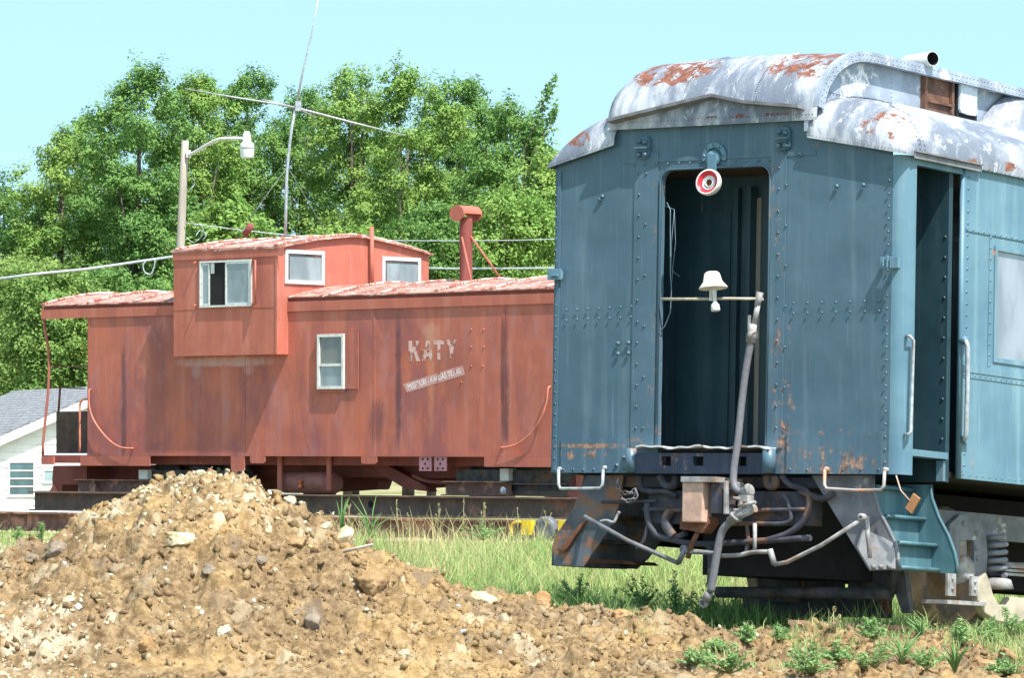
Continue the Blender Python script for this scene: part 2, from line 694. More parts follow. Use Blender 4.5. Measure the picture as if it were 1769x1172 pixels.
def scatter(name, n, rmin, rmax, mat, region, seed, sub=1, hfun=hz, power=2.5, tone_sd=.5, sink=.25):
    r_ = np.random.default_rng(seed)
    shapes = [stone_shape(sub, seed + k, 8) for k in range(10)]
    VV, QQ, TT, off = [], [], [], 0
    for _ in range(n):
        x, y = region(r_)
        r = rmin * (rmax / rmin) ** (r_.random() ** power)
        v, f = shapes[r_.integers(10)]
        R = rot_mat(*r_.uniform(0, 6.28, 3))
        w = (v * [1, r_.uniform(.5, 1), r_.uniform(.4, .9)]) @ R.T * r
        w = w + [x, y, hfun(x, y) + r * (.5 - sink)]
        VV.append(w); QQ.append(f + off); off += len(w)
        TT.append(np.full(len(w), r_.normal(0, tone_sd)))
    o = np_mesh(name, np.concatenate(VV), np.concatenate(QQ), mat, attr=np.concatenate(TT))
    return o


def reg_heap(r_):
    while True:
        x, y = r_.uniform(-4.9, 4.9), r_.uniform(24.6, 28.9)
        if y > 26.1 or r_.random() < .25: return x, y


DM = dirt_mat('clod')
o = scatter('loose_clods', 19000, .009, .06, DM, reg_heap, 100, 1, power=3.2, tone_sd=.34, sink=.45)
tag(o, 'loose crumbs and small clods of soil strewn over the heap', 'clods', kind='stuff')


def stone_mat(name, a, b):
    t = NT(name, .9, .15)
    n1 = t.noise(7, 7, .65)
    t.bump(t.noise(30, 6, .7), .5, .01)
    return t.out(t.mix(t.rng(n1, .32, .68), a, b))


def reg_pale(r_):
    while True:
        x, y = r_.uniform(-4.6, 4), r_.uniform(25.6, 28.6)
        if y > 27.0 and dirt_base(np.array([x]), np.array([y]))[0] > .85 + r_.random() * .5: return x, y
        if x < -2.4 - r_.random() and y < 27.1: return x, y
        if r_.random() < .02: return x, y


SM = {
    'pale': stone_mat('pale_limestone', (.34, .28, .18), (.56, .49, .36)),
    'cream': stone_mat('cream_limestone', (.42, .32, .17), (.68, .59, .4)),
    'grey': stone_mat('grey_stone', (.16, .125, .095), (.28, .23, .18)),
    'brown': stone_mat('brown_clod', (.2, .125, .06), (.36, .24, .13)),
    'orange': stone_mat('orange_clay', (.3, .16, .065), (.43, .27, .14)),
    'white': stone_mat('white_chip', (.42, .42, .42), (.65, .65, .65)),
    'blue': stone_mat('bluish_stone', (.25, .27, .31), (.4, .42, .47)),
}


o = scatter('limestone_chips', 3200, .008, .035, SM['pale'], reg_pale, 140, 1, power=2.2, sink=.35)
tag(o, 'pale limestone chips strewn over the crest and left foot of the heap', 'stone chips', kind='stuff')


def rock(px, py, wpx, hpx, kind, label, seed, depth=.8):
    """a rock resting on the heap where the line of sight meets it"""
    d = ray(px, py)
    Y = 24.5
    while Y < 30:
        p = CAM + d * (Y / d.y)
        if p.z <= hz(p.x, p.y): break
        Y += .01
    v, f = stone_shape(4, seed, 12, .22)
    sx, sz = wpx * Y / F / 1.95, hpx * Y / F / 1.85
    v = v * [sx, (sx + sz) / 2 * depth, sz]
    v = v @ rot_mat(0, 0, seed * .7 % 6.28 * .12).T
    p = CAM + d * ((Y - .12 * sx) / d.y)
    V = v + [p.x, p.y, p.z]
    o = np_mesh('rock', V, f, SM[kind], base=(p.x, p.y, p.z))
    tag(o, label, 'rock', 'rocks and big clods lying on the dirt heap')


rock(308, 935, 64, 36, 'cream', 'jagged cream coloured rock in the middle of the heap face', 1)
rock(101, 951, 44, 40, 'grey', 'rounded grey boulder on the left shoulder of the heap', 2)
rock(58, 968, 40, 26, 'grey', 'flatter grey rock just left of the rounded grey boulder', 3)
rock(295, 824, 26, 26, 'brown', 'brown clod standing at the very top of the heap, left of its summit', 4)
rock(345, 822, 26, 18, 'pale', 'pale clod on the summit of the heap', 5)
rock(598, 925, 40, 40, 'cream', 'cream rock at the right end of the heap crest', 6)
rock(562, 912, 26, 20, 'pale', 'small pale stone left of the cream rock on the crest', 7)
rock(475, 855, 16, 22, 'brown', 'tan knob on the right side of the summit', 8)
rock(500, 866, 24, 18, 'pale', 'pale tan stone on the crest right of the tan knob', 9)
rock(395, 893, 32, 24, 'brown', 'brown clod below the summit of the heap', 10)
rock(510, 938, 50, 32, 'brown', 'wide brown clod on the right upper face of the heap', 11)
rock(645, 1010, 72, 44, 'brown', 'biggest brown clod on the right slope of the heap', 12)
rock(760, 1012, 38, 40, 'brown', 'dark upright clod on the right ridge of the heap', 13)
rock(835, 1036, 56, 34, 'cream', 'long cream rock on the right ridge of the heap', 14)
rock(936, 1040, 44, 36, 'orange', 'ochre clod where the heap meets the grass', 15)
rock(1075, 1064, 60, 28, 'peach' if False else 'orange', 'flat ochre slab on the edge of the grass under the car', 16)
rock(255, 1118, 38, 34, 'orange', 'rusty orange stone at the foot of the heap', 17)
rock(365, 985, 30, 26, 'grey', 'grey stone in the middle of the heap', 18)
rock(448, 968, 26, 18, 'grey', 'dark wedge shaped stone on the heap face', 19)
rock(460, 985, 22, 24, 'brown', 'dark brown clod under the wedge shaped stone', 20)
rock(516, 1062, 30, 20, 'grey', 'small smooth grey stone low on the heap', 21)
rock(345, 1052, 18, 14, 'pale', 'small round pale stone low on the heap', 22)
rock(285, 983, 10, 8, 'white', 'tiny white chip left of the heap centre', 23)
rock(438, 1038, 10, 12, 'white', 'upright white chip low on the heap', 24)
rock(350, 1060, 12, 10, 'white', 'white chip beside the small round pale stone', 25)
rock(112, 975, 12, 10, 'blue', 'bluish chip under the rounded grey boulder', 26)
rock(800, 1094, 28, 14, 'blue', 'flat bluish stone on the right half of the bank', 27)
rock(790, 1048, 12, 10, 'blue', 'small bluish stone above the flat bluish one', 28)
rock(1700, 1150, 60, 30, 'brown', 'pinkish brown clod at the lower right corner', 29)
rock(1745, 1138, 44, 40, 'brown', 'clod with a dark hollow near the right edge', 30)
rock(1440, 1116, 56, 22, 'brown', 'ochre clod among the weeds in front of the rails', 31)
rock(120, 1040, 30, 24, 'pale', 'pale clod on the left foot of the heap', 32)
rock(40, 985, 44, 24, 'brown', 'big tan clod at the left edge', 33)
rock(10, 1090, 24, 12, 'pale', 'whitish stone at the lower left edge', 34)
rock(540, 1070, 44, 52, 'grey', 'greyish wedge stone low on the right of the heap', 35)
rock(385, 1095, 36, 30, 'pale', 'pinkish pale stone low in the middle', 36)
rock(1135, 1110, 40, 26, 'brown', 'brown clod in front of the hanging hose', 37)
rock(700, 1130, 34, 20, 'pale', 'pale stone in the near strip of soil', 38)
rock(1240, 1160, 40, 24, 'brown', 'clod left of the near weeds', 39)
rock(135, 1050, 22, 20, 'white', 'white wedge on the left foot of the heap', 40)


# ================================================================== foliage helpers
def leaf_mat(name, a, b, c, trans=.35):
    t = NT(name, .6, .2)
    n = t.noise(.55, 3, .5)
    f = t.noise(6, 2, .5)
    tn = t.attr('tone')
    col = t.mix(t.rng(f, .3, .7), a, b)
    col = t.mix(t.math('MULTIPLY', t.rng(n, .42, .66), .55), col, c)
    col = t.mix(t.rng(tn, .2, 1, 0, .6), col, c)
    m = t.out(col)
    tr = t.n('ShaderNodeBsdfTranslucent')
    t.link(col, tr.inputs[0])
    mx = t.n('ShaderNodeMixShader')
    mx.inputs[0].default_value = trans
    t.t.links.new(t.b.outputs[0], mx.inputs[1])
    t.t.links.new(tr.outputs[0], mx.inputs[2])
    t.t.links.new(mx.outputs[0], t.t.nodes['Material Output'].inputs[0])
    return m


def leaves(C, N, L, Wd, axis=None):
    """leaf quads: centres C, normals N, length L, width Wd"""
    n = len(C)
    r_ = RNG
    if axis is None:
        axis = r_.normal(size=(n, 3))
    t = axis - N * np.sum(axis * N, 1)[:, None]
    t /= np.linalg.norm(t, axis=1)[:, None] + 1e-9
    s_ = np.cross(N, t)
    L = np.asarray(L).reshape(-1, 1)
    Wd = np.asarray(Wd).reshape(-1, 1)
    p0 = C - t * L * .5
    p1 = C + s_ * Wd * .5 - t * L * .05 + N * Wd * .1
    p2 = C + t * L * .5 - N * L * .08
    p3 = C - s_ * Wd * .5 - t * L * .05 + N * Wd * .1
    V = np.stack([p0, p1, p2, p3], 1).reshape(-1, 3)
    Q = np.arange(4 * n).reshape(-1, 4)
    return V, Q


def cat_q(parts):
    V, Q, T, off = [], [], [], 0
    for v, q, t in parts:
        V.append(v); Q.append(q + off); T.append(t); off += len(v)
    return np.concatenate(V), np.concatenate(Q), np.concatenate(T)
# ================================================================== the blue passenger car
e = FB.e
s_ = FB.s
base_b = FB.P(W / 2, 4.0, 0)
car = thing('passenger_car', 'blue green steel passenger railway car with peeling whitish roof and open end door', 'passenger car', base_b)
bO = base_b                      # object coordinates of every part = world - bO


def bl(u, v, z):
    """frame point in the car's object coordinates"""
    return FB.P(u, v, z) - bO


def car_paint(name, base, dark, lite, rough=.42, rust_spots=(), rust_amt=.34, streak=.06):
    t = NT(name, rough, .4)
    st = t.noise(9, 4, .6, t.scale((1, 1, streak)))
    st2 = t.noise(30, 3, .6, t.scale((1, 1, streak * .6)))
    bigs = t.noise(1.6, 5, .6)
    c = t.mix(t.rng(bigs, .3, .7), dark, base)
    c = t.mix(t.math('MULTIPLY', t.rng(st, .48, .75), .55), c, lite)
    c = t.mix(t.math('MULTIPLY', t.rng(st2, .6, .8), .25), c, tuple(min(1, x * 1.5) for x in lite))
    r1 = t.noise(7, 9, .72)
    rc = t.mix(t.rng(t.noise(25, 4), .35, .65), (.13, .06, .04), (.46, .25, .15))
    # pinholes of rust everywhere, broad rust where it is known to sit
    c = t.mix(t.rng(r1, 1 - rust_amt, 1 - rust_amt + .03), c, rc)
    for (p, rad, amt) in rust_spots:
        d = t.dist(p, rad, .3, 9)
        m = t.math('MULTIPLY', t.rng(d, 1.15, .35), t.rng(t.noise(13, 10, .78, t.scale((1, 1, .6))), .64 - amt * .15, .70 - amt * .15))
        c = t.mix(t.math('MULTIPLY', m, .9), c, rc)
    # run-down below the rust
    rr = t.noise(22, 3, .6, t.scale((1, 1, .05)))
    c = t.mix(t.math('MULTIPLY', t.rng(rr, .66, .78), .35), c, (.33, .24, .18))
    t.bump(t.noise(1.6, 3, .45), .5, .05)
    return t.out(c, t.rng(st, .3, .7, rough - .08, rough + .15))


def epx(px, py, v=0):
    return bl(*e(px, py, v))


SPOT = [(epx(1150, 740), (.12, .3, .9), .6), (epx(1352, 690), (.09, .3, .7), .85), (epx(1345, 360), (.1, .3, .5), .6), (epx(1128, 400), (.05, .3, .5), .5),
        (epx(1440, 800), (.55, .3, .14), .92), (epx(1440, 748), (.5, .3, .03), .7), (epx(1030, 771), (.45, .4, .022), 1.3), (epx(1097, 768), (.07, .3, .07), 1.3), (epx(1352, 765), (.06, .3, .1), 1.3), (epx(1000, 785), (.3, .3, .05), .8), (epx(1128, 660), (.05, .3, .5), .8),
        (epx(1400, 600), (.7, .3, .12), .15), (epx(1155, 330), (.1, .2, .1), .6), (epx(1560, 280), (.1, .2, .1), .7), (epx(1420, 250), (.25, .2, .08), .4),
        (bl(*s_(1715, 430, W)), (.25, .2, .25), .5), (bl(*s_(1670, 800, W)), (.2, .1, .15), .6)]
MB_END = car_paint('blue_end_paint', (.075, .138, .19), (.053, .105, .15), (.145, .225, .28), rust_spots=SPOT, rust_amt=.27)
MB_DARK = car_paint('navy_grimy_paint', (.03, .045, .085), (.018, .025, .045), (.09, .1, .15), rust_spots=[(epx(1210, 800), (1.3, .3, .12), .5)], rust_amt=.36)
MB_SIDE = car_paint('blue_sunlit_side_paint', (.125, .235, .30), (.085, .175, .245), (.22, .35, .41), rust_spots=SPOT, rust_amt=.27)  # lighter copy of the end paint, with sunlight on the side put in
MB_IN = car_paint('shaded_green_vestibule_paint', (.023, .058, .076), (.014, .038, .053), (.04, .08, .1), rust_amt=.27)  # green paint, darkened further so the vestibule shadow is in its colour


def roof_mat():
    t = NT('peeling_roof_paint', .5, .35)
    d1 = Ub.normalized()
    sv = t.comb(t.math('MULTIPLY', t.dot(d1), 2.0), t.math('MULTIPLY', t.dot(Vb), .8), t.math('MULTIPLY', t.dot((0, 0, 1)), .8))
    n = t.noise(2.2, 7, .6, sv, .3)
    n2 = t.noise(9, 8, .72, sv, .6)
    c = t.mix(t.rng(n, .40, .64), (.15, .175, .225), (.43, .455, .5))
    c = t.mix(t.math('MULTIPLY', t.rng(n2, .54, .66), .6), c, (.6, .615, .63))
    c = t.mix(t.math('MULTIPLY', t.rng(n2, .47, .36), .5), c, (.13, .155, .21))
    rc = t.mix(t.rng(t.noise(20, 6, .7), .35, .65), (.13, .05, .035), (.25, .10, .06))
    ra = t.noise(5, 9, .74)
    c = t.mix(t.rng(ra, .69, .72), c, rc)
    for (p, rad, th) in ROOF_RUST:
        m = t.math('MULTIPLY', t.rng(t.dist(p, rad, .45, 4), 1.0, .85), t.rng(t.noise(8, 10, .75), th + .01, th + .05))
        c = t.mix(m, c, rc)
    t.bump(n, .25, .03)
    return t.out(c)


# ---- main levels
zE = e(1567, 265)[2]                      # eave at the right front corner
zB = e(1560, 820)[2]                      # bottom of the end sheets
zS = e(1240, 771)[2]                      # door sill
uUL, uUR = e(1058, 220)[0], e(1419, 203)[0]
zU = (e(1058, 222)[2] + e(1418, 204)[2]) / 2
vap, zap = s_(1512, 94, uUR)[1:]
RISE = zap - zU
vb = s_(1645, 600, W)[1]                  # vestibule bulkhead
vj = s_(1662, 600, W)[1]                  # start of the side wall
LEN = 10.5
zJ = s_(1480, 172, uUR - .06)[2]
print('car', 'W', W, 'zE', zE, 'zB', zB, 'zS', zS, 'zU', zU, 'uU', uUL, uUR, 'vap', vap, 'rise', RISE, 'vb', vb, 'vj', vj, 'zJ', zJ)
zFI = e(1410, 236)[2]                     # lower roof front edge at its inner end
ROOF_RUST = [(bl(*e(1175, 130, .25)), (.45, .5, .13), .44), (bl(*e(1415, 118, .35)), (.42, .5, .16), .46),
             (bl(*s_(1532, 212, W - .15)), (.3, .3, .16), .5), (bl(*e(1003, 244, .1)), (.16, .3, .1), .44),
             (bl(*s_(1755, 175, uUR + .2)), (.3, .5, .2), .55), (bl(*s_(1620, 105, uUR)), (.2, 2.2, .07), .56), (bl(*e(1300, 200)), (1.6, .3, .02), .53),
             (bl(*s_(1700, 285, W)), (.3, 2.5, .05), .5)]
MROOF = roof_mat()

# ---- end wall
rc_ = .11


def earc(cx, cy, r0, a0, a1, n=6):
    return [(cx + r0 * math.cos(a0 + (a1 - a0) * i / n), cy + r0 * math.sin(a0 + (a1 - a0) * i / n)) for i in range(n + 1)]


dl, dr, dt = e(1139, 600)[0], e(1326, 600)[0], e(1236, 291)[2]
m = MB(FB)
o2 = [(0, zB), (0, e(957, 291)[2]), (e(1062, 253)[0], e(1062, 253)[2]), (uUL, zU), (uUR, zU), (uUR, zFI), (W - rc_, zE - .01), (W - rc_, zB)]
cr = .085
door = [(dr, zB)] + earc(dr - cr, dt - cr, cr, 0, math.pi / 2) + earc(dl + cr, dt - cr, cr, math.pi / 2, math.pi) + [(dl, zB)]
m.prism([(u, 0, z) for u, z in o2 + door], (0, .04, 0))
# riveted door posts, left corner angle, seams: raised strips
for (x0, x1, y0, y1, th) in ((1090, 1139, 262, 775, .010), (1326, 1360, 262, 775, .010), (956, 971, 296, 816, .014)):
    a, b = e(x0, y1), e(x1, y0)
    m.box((a[0], -th, a[2]), (b[0] - .001, -.0005, b[2]))
a, b = e(1075, 283), e(1410, 262)
m.box((a[0], -.006, a[2]), (b[0], -.0005, b[2] + .01))
a, b = e(970, 818), e(1088, 758)
m.box((a[0], -.012, zB), (b[0], -.0005, b[2]))
a, b = e(1360, 818), e(1530, 745)
m.box((a[0], -.012, zB), (b[0], -.0005, b[2]))
nE = (0, -1, 0)
for (x0, y0, x1, y1, n) in ((963, 300, 960, 812, 28), (1106, 300, 1100, 740, 13), (1118, 300, 1112, 740, 6), (980, 536, 1092, 530, 7), (980, 554, 1092, 548, 7),
                            (1347, 290, 1342, 740, 13), (1360, 320, 1356, 740, 7), (1372, 524, 1520, 521, 7), (1372, 542, 1520, 538, 7), (1098, 285, 1330, 277, 13),
                            (1538, 290, 1530, 800, 24), (975, 812, 1080, 812, 7), (1366, 812, 1520, 812, 6)):
    a, b = e(x0, y0), e(x1, y1)
    off = -.012
    m.rivets((a[0], off, a[2]), (b[0], off, b[2]), n, nE, .0105)
for (x, y) in ((1069, 594), (1087, 593), (1069, 612), (1087, 611), (1447, 322), (1493, 320), (1080, 792), (1092, 790), (1067, 805), (1042, 340), (1038, 345), (1356, 262), (1384, 268)):
    a = e(x, y)
    m.rivet((a[0], -.012, a[2]), nE, .019)
# frame around the doorway
for i in range(len(door) - 1):
    p, q = door[i], door[i + 1]
m.tube([(u, -.012, z) for u, z in [(dr + .006, zS)] + earc(dr - cr, dt - cr, cr + .006, 0, math.pi / 2) + earc(dl + cr, dt - cr, cr + .006, math.pi / 2, math.pi) + [(dl - .006, zS)]], .007, 6)
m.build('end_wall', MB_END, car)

# ---- rounded corner sheet between the end and the side door
m = MB(FB)
vd0 = s_(1571, 500, W)[1]
prof = [(W - rc_ - .0, .0)] + [(W - rc_ + rc_ * math.sin(a), rc_ - rc_ * math.cos(a)) for a in [i * math.pi / 16 for i in range(1, 9)]] + [(W, max(vd0, rc_ + .01))]
m.grid(lambda i, j: (prof[round(i * 9)][0], prof[round(i * 9)][1], zB + (zE - .005 - zB) * j), 9, 12, True)
m.box((W - .05, max(vd0, rc_ + .01) - .004, zB), (W + .001, max(vd0, rc_ + .01) + .012, zE - .006))
m.build('corner_post', MB_SIDE, car, recalc=True)
m = MB(FB)
m.box((0, .0405, zB), (.035, vb, e(957, 291)[2] - .01))
m.build('vestibule_side', MB_SIDE, car)

# ---- side wall with windows
zbelt = s_(1700, 636, W)[2]
zhead = s_(1700, 402, W)[2]
zb_s = s_(1648, 826, W)[2]
vw0 = s_(1716, 520, W)[1]
zw0, zw1 = s_(1716, 626, W)[2], s_(1716, 424, W)[2]
wins = [(vw0 + k * 1.5, vw0 + k * 1.5 + .95) for k in range(5)]
m = MB(FB)
m.box((W - .04, vj, zb_s), (W, LEN, zw0))
m.box((W - .04, vj, zw1), (W, LEN, zE - .002))
edges = [vj] + [x for w in wins for x in w] + [LEN]
for k in range(0, len(edges), 2):
    m.box((W - .04, edges[k], zw0), (W, edges[k + 1], zw1))
m.box((W + .0005, vj + .02, zhead - .012), (W + .009, LEN, zhead + .012))
m.box((W + .0005, vj + .02, zbelt - .05), (W + .012, LEN, zbelt - .0))
m.box((W + .0005, vj + .02, zbelt - .09), (W + .006, LEN, zbelt - .051))
for w in wins:
    m.box((W + .0005, w[0] - .07, zbelt), (W + .006, w[0] - .04, zhead - .012))
m.box((W + .0005, vj + .02, zb_s), (W + .006, LEN, zb_s + .06))
nS = (1, 0, 0)
m.rivets((W + .009, vj + .03, zhead), (W + .009, 6, zhead), 70, nS, .009)
m.rivets((W + .006, vj + .03, zbelt - .07), (W + .006, 6, zbelt - .07), 75, nS, .009)
m.rivets((W + .006, vj + .03, zb_s + .03), (W + .006, 6, zb_s + .03), 60, nS, .008)
m.rivets((W, vj + .05, zb_s + .1), (W, vj + .05, zE - .08), 26, nS, .011)
for w in wins[:3]:
    m.rivets((W + .006, w[0] - .055, zbelt + .02), (W + .006, w[0] - .055, zhead - .03), 13, nS, .010)
# jamb of the side door, rounded
m.tube([(W - .012, vj - .004, zb_s), (W - .012, vj - .004, zE - .02)], .02, 10)
# far side and far end
m.box((0, vj, zb_s), (.04, LEN, zE - .002))
m.box((.04, LEN - .04, zb_s), (W - .04, LEN, zE - .002))
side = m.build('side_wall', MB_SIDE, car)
MGL = glass('dusty_window_glass', (.21, .235, .27))
for w in wins:
    m = MB(FB)
    f = .035
    m.box((W - .03, w[0], zw0), (W + .012, w[0] + f, zw1))
    m.box((W - .03, w[1] - f, zw0), (W + .012, w[1], zw1))
    m.box((W - .03, w[0] + f, zw0), (W + .012, w[1] - f, zw0 + f))
    m.box((W - .03, w[0] + f, zw1 - f), (W + .012, w[1] - f, zw1))
    wo_ = m.build('window', MB_SIDE, car)
    m = MB(FB)
    m.box((W - .022, w[0] + f, zw0 + f), (W - .012, w[1] - f, zw1 - f))
    m.build('pane', MGL, wo_)
# header over the side door
m = MB(FB)
zdt = s_(1620, 292, W)[2]
m.box((W - .05, max(vd0, rc_ + .01) + .013, zdt), (W - .004, vj - .001, zE - .004))
m.build('door_header', MB_SIDE, car)

# ---- vestibule: bulkhead, floor, ceiling, far door
m = MB(FB)
m.box((.04, vb, zB - .02), (W - .045, vb + .05, zE))
pd0, pd1 = e(1172, 500, vb)[0], e(1262, 500, vb)[0]
m.box((pd0, vb - .012, zS + .02), (pd1, vb - .001, zE - .3))
m.box((pd1 + .05, vb - .05, zS), (pd1 + .09, vb - .001, zE - .12))
m.box((pd1 + .2, vb - .09, zS), (pd1 + .23, vb - .001, zE - .12))
a, b = s_(1634, 405, W)[1], 0
nB = (0, -1, 0)
for (x, y0, y1, n) in ((1633, 410, 760, 11), (1571, 450, 770, 10)):
    p, q = e(x, y0, vb), e(x - 6, y1, vb)
    m.rivets((p[0], vb, p[2]), (q[0], vb, q[2]), n, nB, .014)
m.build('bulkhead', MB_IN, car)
m = MB(FB)
m.box((.04, .045, zS - .04), (W - .06, vb - .001, zS - .01))
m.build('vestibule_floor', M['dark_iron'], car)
m = MB(FB)
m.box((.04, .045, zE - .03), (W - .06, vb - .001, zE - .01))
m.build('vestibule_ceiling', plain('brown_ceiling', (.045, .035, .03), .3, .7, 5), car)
m = MB(FB)
p = e(1295, 600, .62)
for (x, w_, vv) in ((1300, .055, .62),):
    q = e(x, 600, vv)
    m.box((q[0], vv, zS - .01), (q[0] + w_, vv + .05, zE - .2))
m.build('inner_post', plain('tan_post', (.22, .2, .17), .2, .7, 6, streak=.1), car)

# ---- door sill plate with bent white edge, buffer beam
m = MB(FB)
a, b = e(1112, 772), e(1342, 768)
us = np.linspace(a[0], b[0], 30)
m.grid(lambda i, j: (a[0] + (b[0] - a[0]) * i, -.1 + .18 * j, zS - .008 + .008 * math.sin(i * 17) * (1 - j) + .006 * math.sin(i * 43) * (1 - j)), 40, 2, False, (0, 0, -.012))
m.build('sill_plate', plain('torn_whitish_sheet', (.55, .56, .57), .2, .5, 10, rust=(.2, .14, .1), rust_amt=.36), car)
m = MB(FB)
a, b = e(1086, 818), e(1345, 784)
zt, zb2 = b[2], zB - .005
holes = [(1150, 1166), (1204, 1222), (1278, 1296)]
hu = [(e(x0, 800)[0], e(x1, 800)[0]) for x0, x1 in holes]
hz0, hz1 = e(1200, 806)[2], e(1200, 790)[2]
a = (a[0] + .07, 0, a[2]); b = (b[0] - .07, 0, b[2])
m.box((a[0], -.05, zb2), (b[0], .02, hz0))
m.box((a[0], -.05, hz1), (b[0], .02, zt))
xs_ = [a[0]] + [x for h in hu for x in h] + [b[0]]
for k in range(0, len(xs_), 2):
    m.box((xs_[k], -.05, hz0), (xs_[k + 1], .02, hz1))
m.build('buffer_beam', MB_DARK, car)
for (x0, x1) in ((1086, 1108), (1322, 1348)):
    a2, b2 = e(x0, 818), e(x1, 776)
    m = MB(FB)
    m.tube([(((a2[0] + b2[0]) / 2), -.05, zB), (((a2[0] + b2[0]) / 2), -.05, b2[2])], (b2[0] - a2[0]) / 2.6, 12)
    m.build('corner_cap', MB_END, car)
m = MB(FB)
m.box((e(1105, 790)[0], .03, zb2), (e(1345, 790)[0], .06, zS - .05))  # black sheet added so the beam's holes and gap look unlit
m.build('dark_beam_backing', M['black'], car)

# ---- upper roof


def curve(t):
    t = max(0.0, min(1.0, t))
    return math.sqrt(max(0, 1 - (1 - t) ** 2.2)) if t < 1 else 1.0


def roof_z(u, v):
    x = (u - uUL) / (uUR - uUL)
    k = curve(max(0, v + .06) / (vap + .06))
    side_ = 1 - .5 * (max(0, 1 - x / .05) ** 2) * k * .4
    return zU + RISE * k * side_ + .03 * math.sin(math.pi * max(0, min(1, x))) * k


vs_r = [-.06, -.055, -.045, -.03, -.01, .02, .06, .1, .15, .2, .27, .35, .45, .55, .7, .9] + [1.1 + .5 * i for i in range(20)]
vs_r = [v for v in vs_r if v < LEN] + [LEN]
m = MB(FB)
n_v = len(vs_r) - 1
m.grid(lambda i, j: (uUL + (uUR - uUL) * i, vs_r[round(j * n_v)], roof_z(uUL + (uUR - uUL) * i, vs_r[round(j * n_v)])), 30, n_v, True, (0, 0, -.02))
# rivets along the front edge and along the lengthwise seams
m.rivets((uUL + .03, -.06, zU + .03), (uUR - .03, -.06, zU + .03), 60, (0, -1, .2), .006)
for px in (1187, 1312):
    uu = e(px, 180)[0]
    pts = [(uu, v, roof_z(uu, v) + .004) for v in [-.05, -.03, 0, .03, .07, .12, .18, .25, .33, .42, .52]]
    m.tube(pts, .006, 5)
    for k in range(40):
        v = -.04 + .6 * (k / 40) ** 1.4
        m.rivet((uu - .025, v, roof_z(uu, v)), (0, -.7, .7), .008)
m.build('upper_roof', MROOF, car)
# peaked rain gutter
m = MB(FB)
gp = [e(1068 + 175 * k / 8, 212 - 45 * k / 8) for k in range(8)] + [e(1243 + 57 * k / 4, 167 + 12 * k / 4) for k in range(4)] + [e(1300 + 98 * k / 5, 179 + 8 * k / 5) for k in range(6)]


def on_roof(u, z):
    lo, hi = -.06, vap
    for _ in range(30):
        mid = (lo + hi) / 2
        if roof_z(u, mid) < z: lo = mid
        else: hi = mid
    return lo


gpts = []
for (u, v, z) in gp:
    z2 = zU + (z - zU) * 1.0 + .0
    vv = on_roof(u, z2)
    z3 = z2 - .0
    gpts.append((u, vv - .02, z3))
for i in range(len(gpts) - 1):
    p, q = gpts[i], gpts[i + 1]
    m.add([(p[0], p[1] + .03, p[2]), (q[0], q[1] + .03, q[2]), (q[0], q[1] - .07, q[2] + .012), (p[0], p[1] - .07, p[2] + .012),
           (p[0], p[1] + .03, p[2] - .02), (q[0], q[1] + .03, q[2] - .02), (q[0], q[1] - .07, q[2] - .012), (p[0], p[1] - .07, p[2] - .012)],
          [(0, 1, 2, 3), (7, 6, 5, 4), (3, 2, 6, 7), (1, 0, 4, 5), (0, 3, 7, 4), (2, 1, 5, 6)])
m.build('rain_gutter', M['grey_iron'], car)

MBAND = plain('blue_grey_worn_roof_trim', (.27, .32, .4), .28, .5, 4, rust=(.62, .62, .62), rust_amt=.4)
# ---- clerestory edge band, its side wall, hatch and panel
vs_b = [v for v in vs_r if v >= -.055]
m = MB(FB)


def band(u, w_, lo):
    pts_o = [(u, v, roof_z(uUR, v) + .012) for v in vs_b]
    pts_i = []
    for k, v in enumerate(vs_b):
        a0 = Vector(pts_o[max(0, k - 1)][1:]); a1 = Vector(pts_o[min(len(pts_o) - 1, k + 1)][1:])
        t = (a1 - a0).normalized()
        pts_i.append((u, v + t.y * lo, pts_o[k][2] - t.x * lo))
    return pts_o, pts_i


po, pi_ = band(uUR + .012, 0, .075)
n = len(po)
m.add(po + pi_, [(k, k + 1, n + k + 1, n + k) for k in range(n - 1)], False)
po2, pi2 = [(p[0] - .05, p[1], p[2]) for p in po], [(p[0] - .05, p[1], p[2]) for p in pi_]
m.add(po + po2, [(k, k + 1, n + k + 1, n + k) for k in range(n - 1)], True)
m.add(pi_ + pi2, [(k, k + 1, n + k + 1, n + k) for k in range(n - 1)], True)
for k in range(n - 1):
    L = math.dist(po[k][1:], po[k + 1][1:])
    if po[k][1] > 4: break
    c = max(1, int(L / .05))
    for q in range(c):
        t = q / c
        a = [po[k][i] * (1 - t) + po[k + 1][i] * t for i in range(3)]
        b = [pi_[k][i] * (1 - t) + pi_[k + 1][i] * t for i in range(3)]
        for f in (.28, .75):
            m.rivet([a[i] * (1 - f) + b[i] * f for i in range(3)], nS, .008)
m.build('roof_edge_band', MBAND, car, recalc=False)
m = MB(FB)
uC = uUR - .08
pts = [(uC, v, roof_z(uUR, v) - .01) for v in vs_b]
pts = [(uC, vs_b[0], zU - .1)] + pts + [(uC, LEN, zJ - .2)]
m.prism(pts, (-.03, 0, 0))
for px in (1540,):
    v = s_(px, 150, uC)[1]
    m.rivets((uC, v, zJ + .02), (uC, v, zap - .1), 8, nS, .008)
m.rivets((uC + .004, .1, zJ + .015), (uC + .004, 1.3, zJ + .015), 30, nS, .009)
m.build('clerestory_wall', MBAND, car)
MBR = plain('brown_hatch_paint', (.13, .065, .045), .4, .6, 8, rust=(.5, .45, .42), rust_amt=.33)
m = MB(FB)
hv0, hv1 = s_(1590, 160, uC)[1], s_(1640, 160, uC)[1]
hzz0, hzz1 = s_(1615, 196, uC)[2], s_(1615, 130, uC)[2]
m.box((uC + .001, hv0, hzz0), (uC + .02, hv1, hzz1))
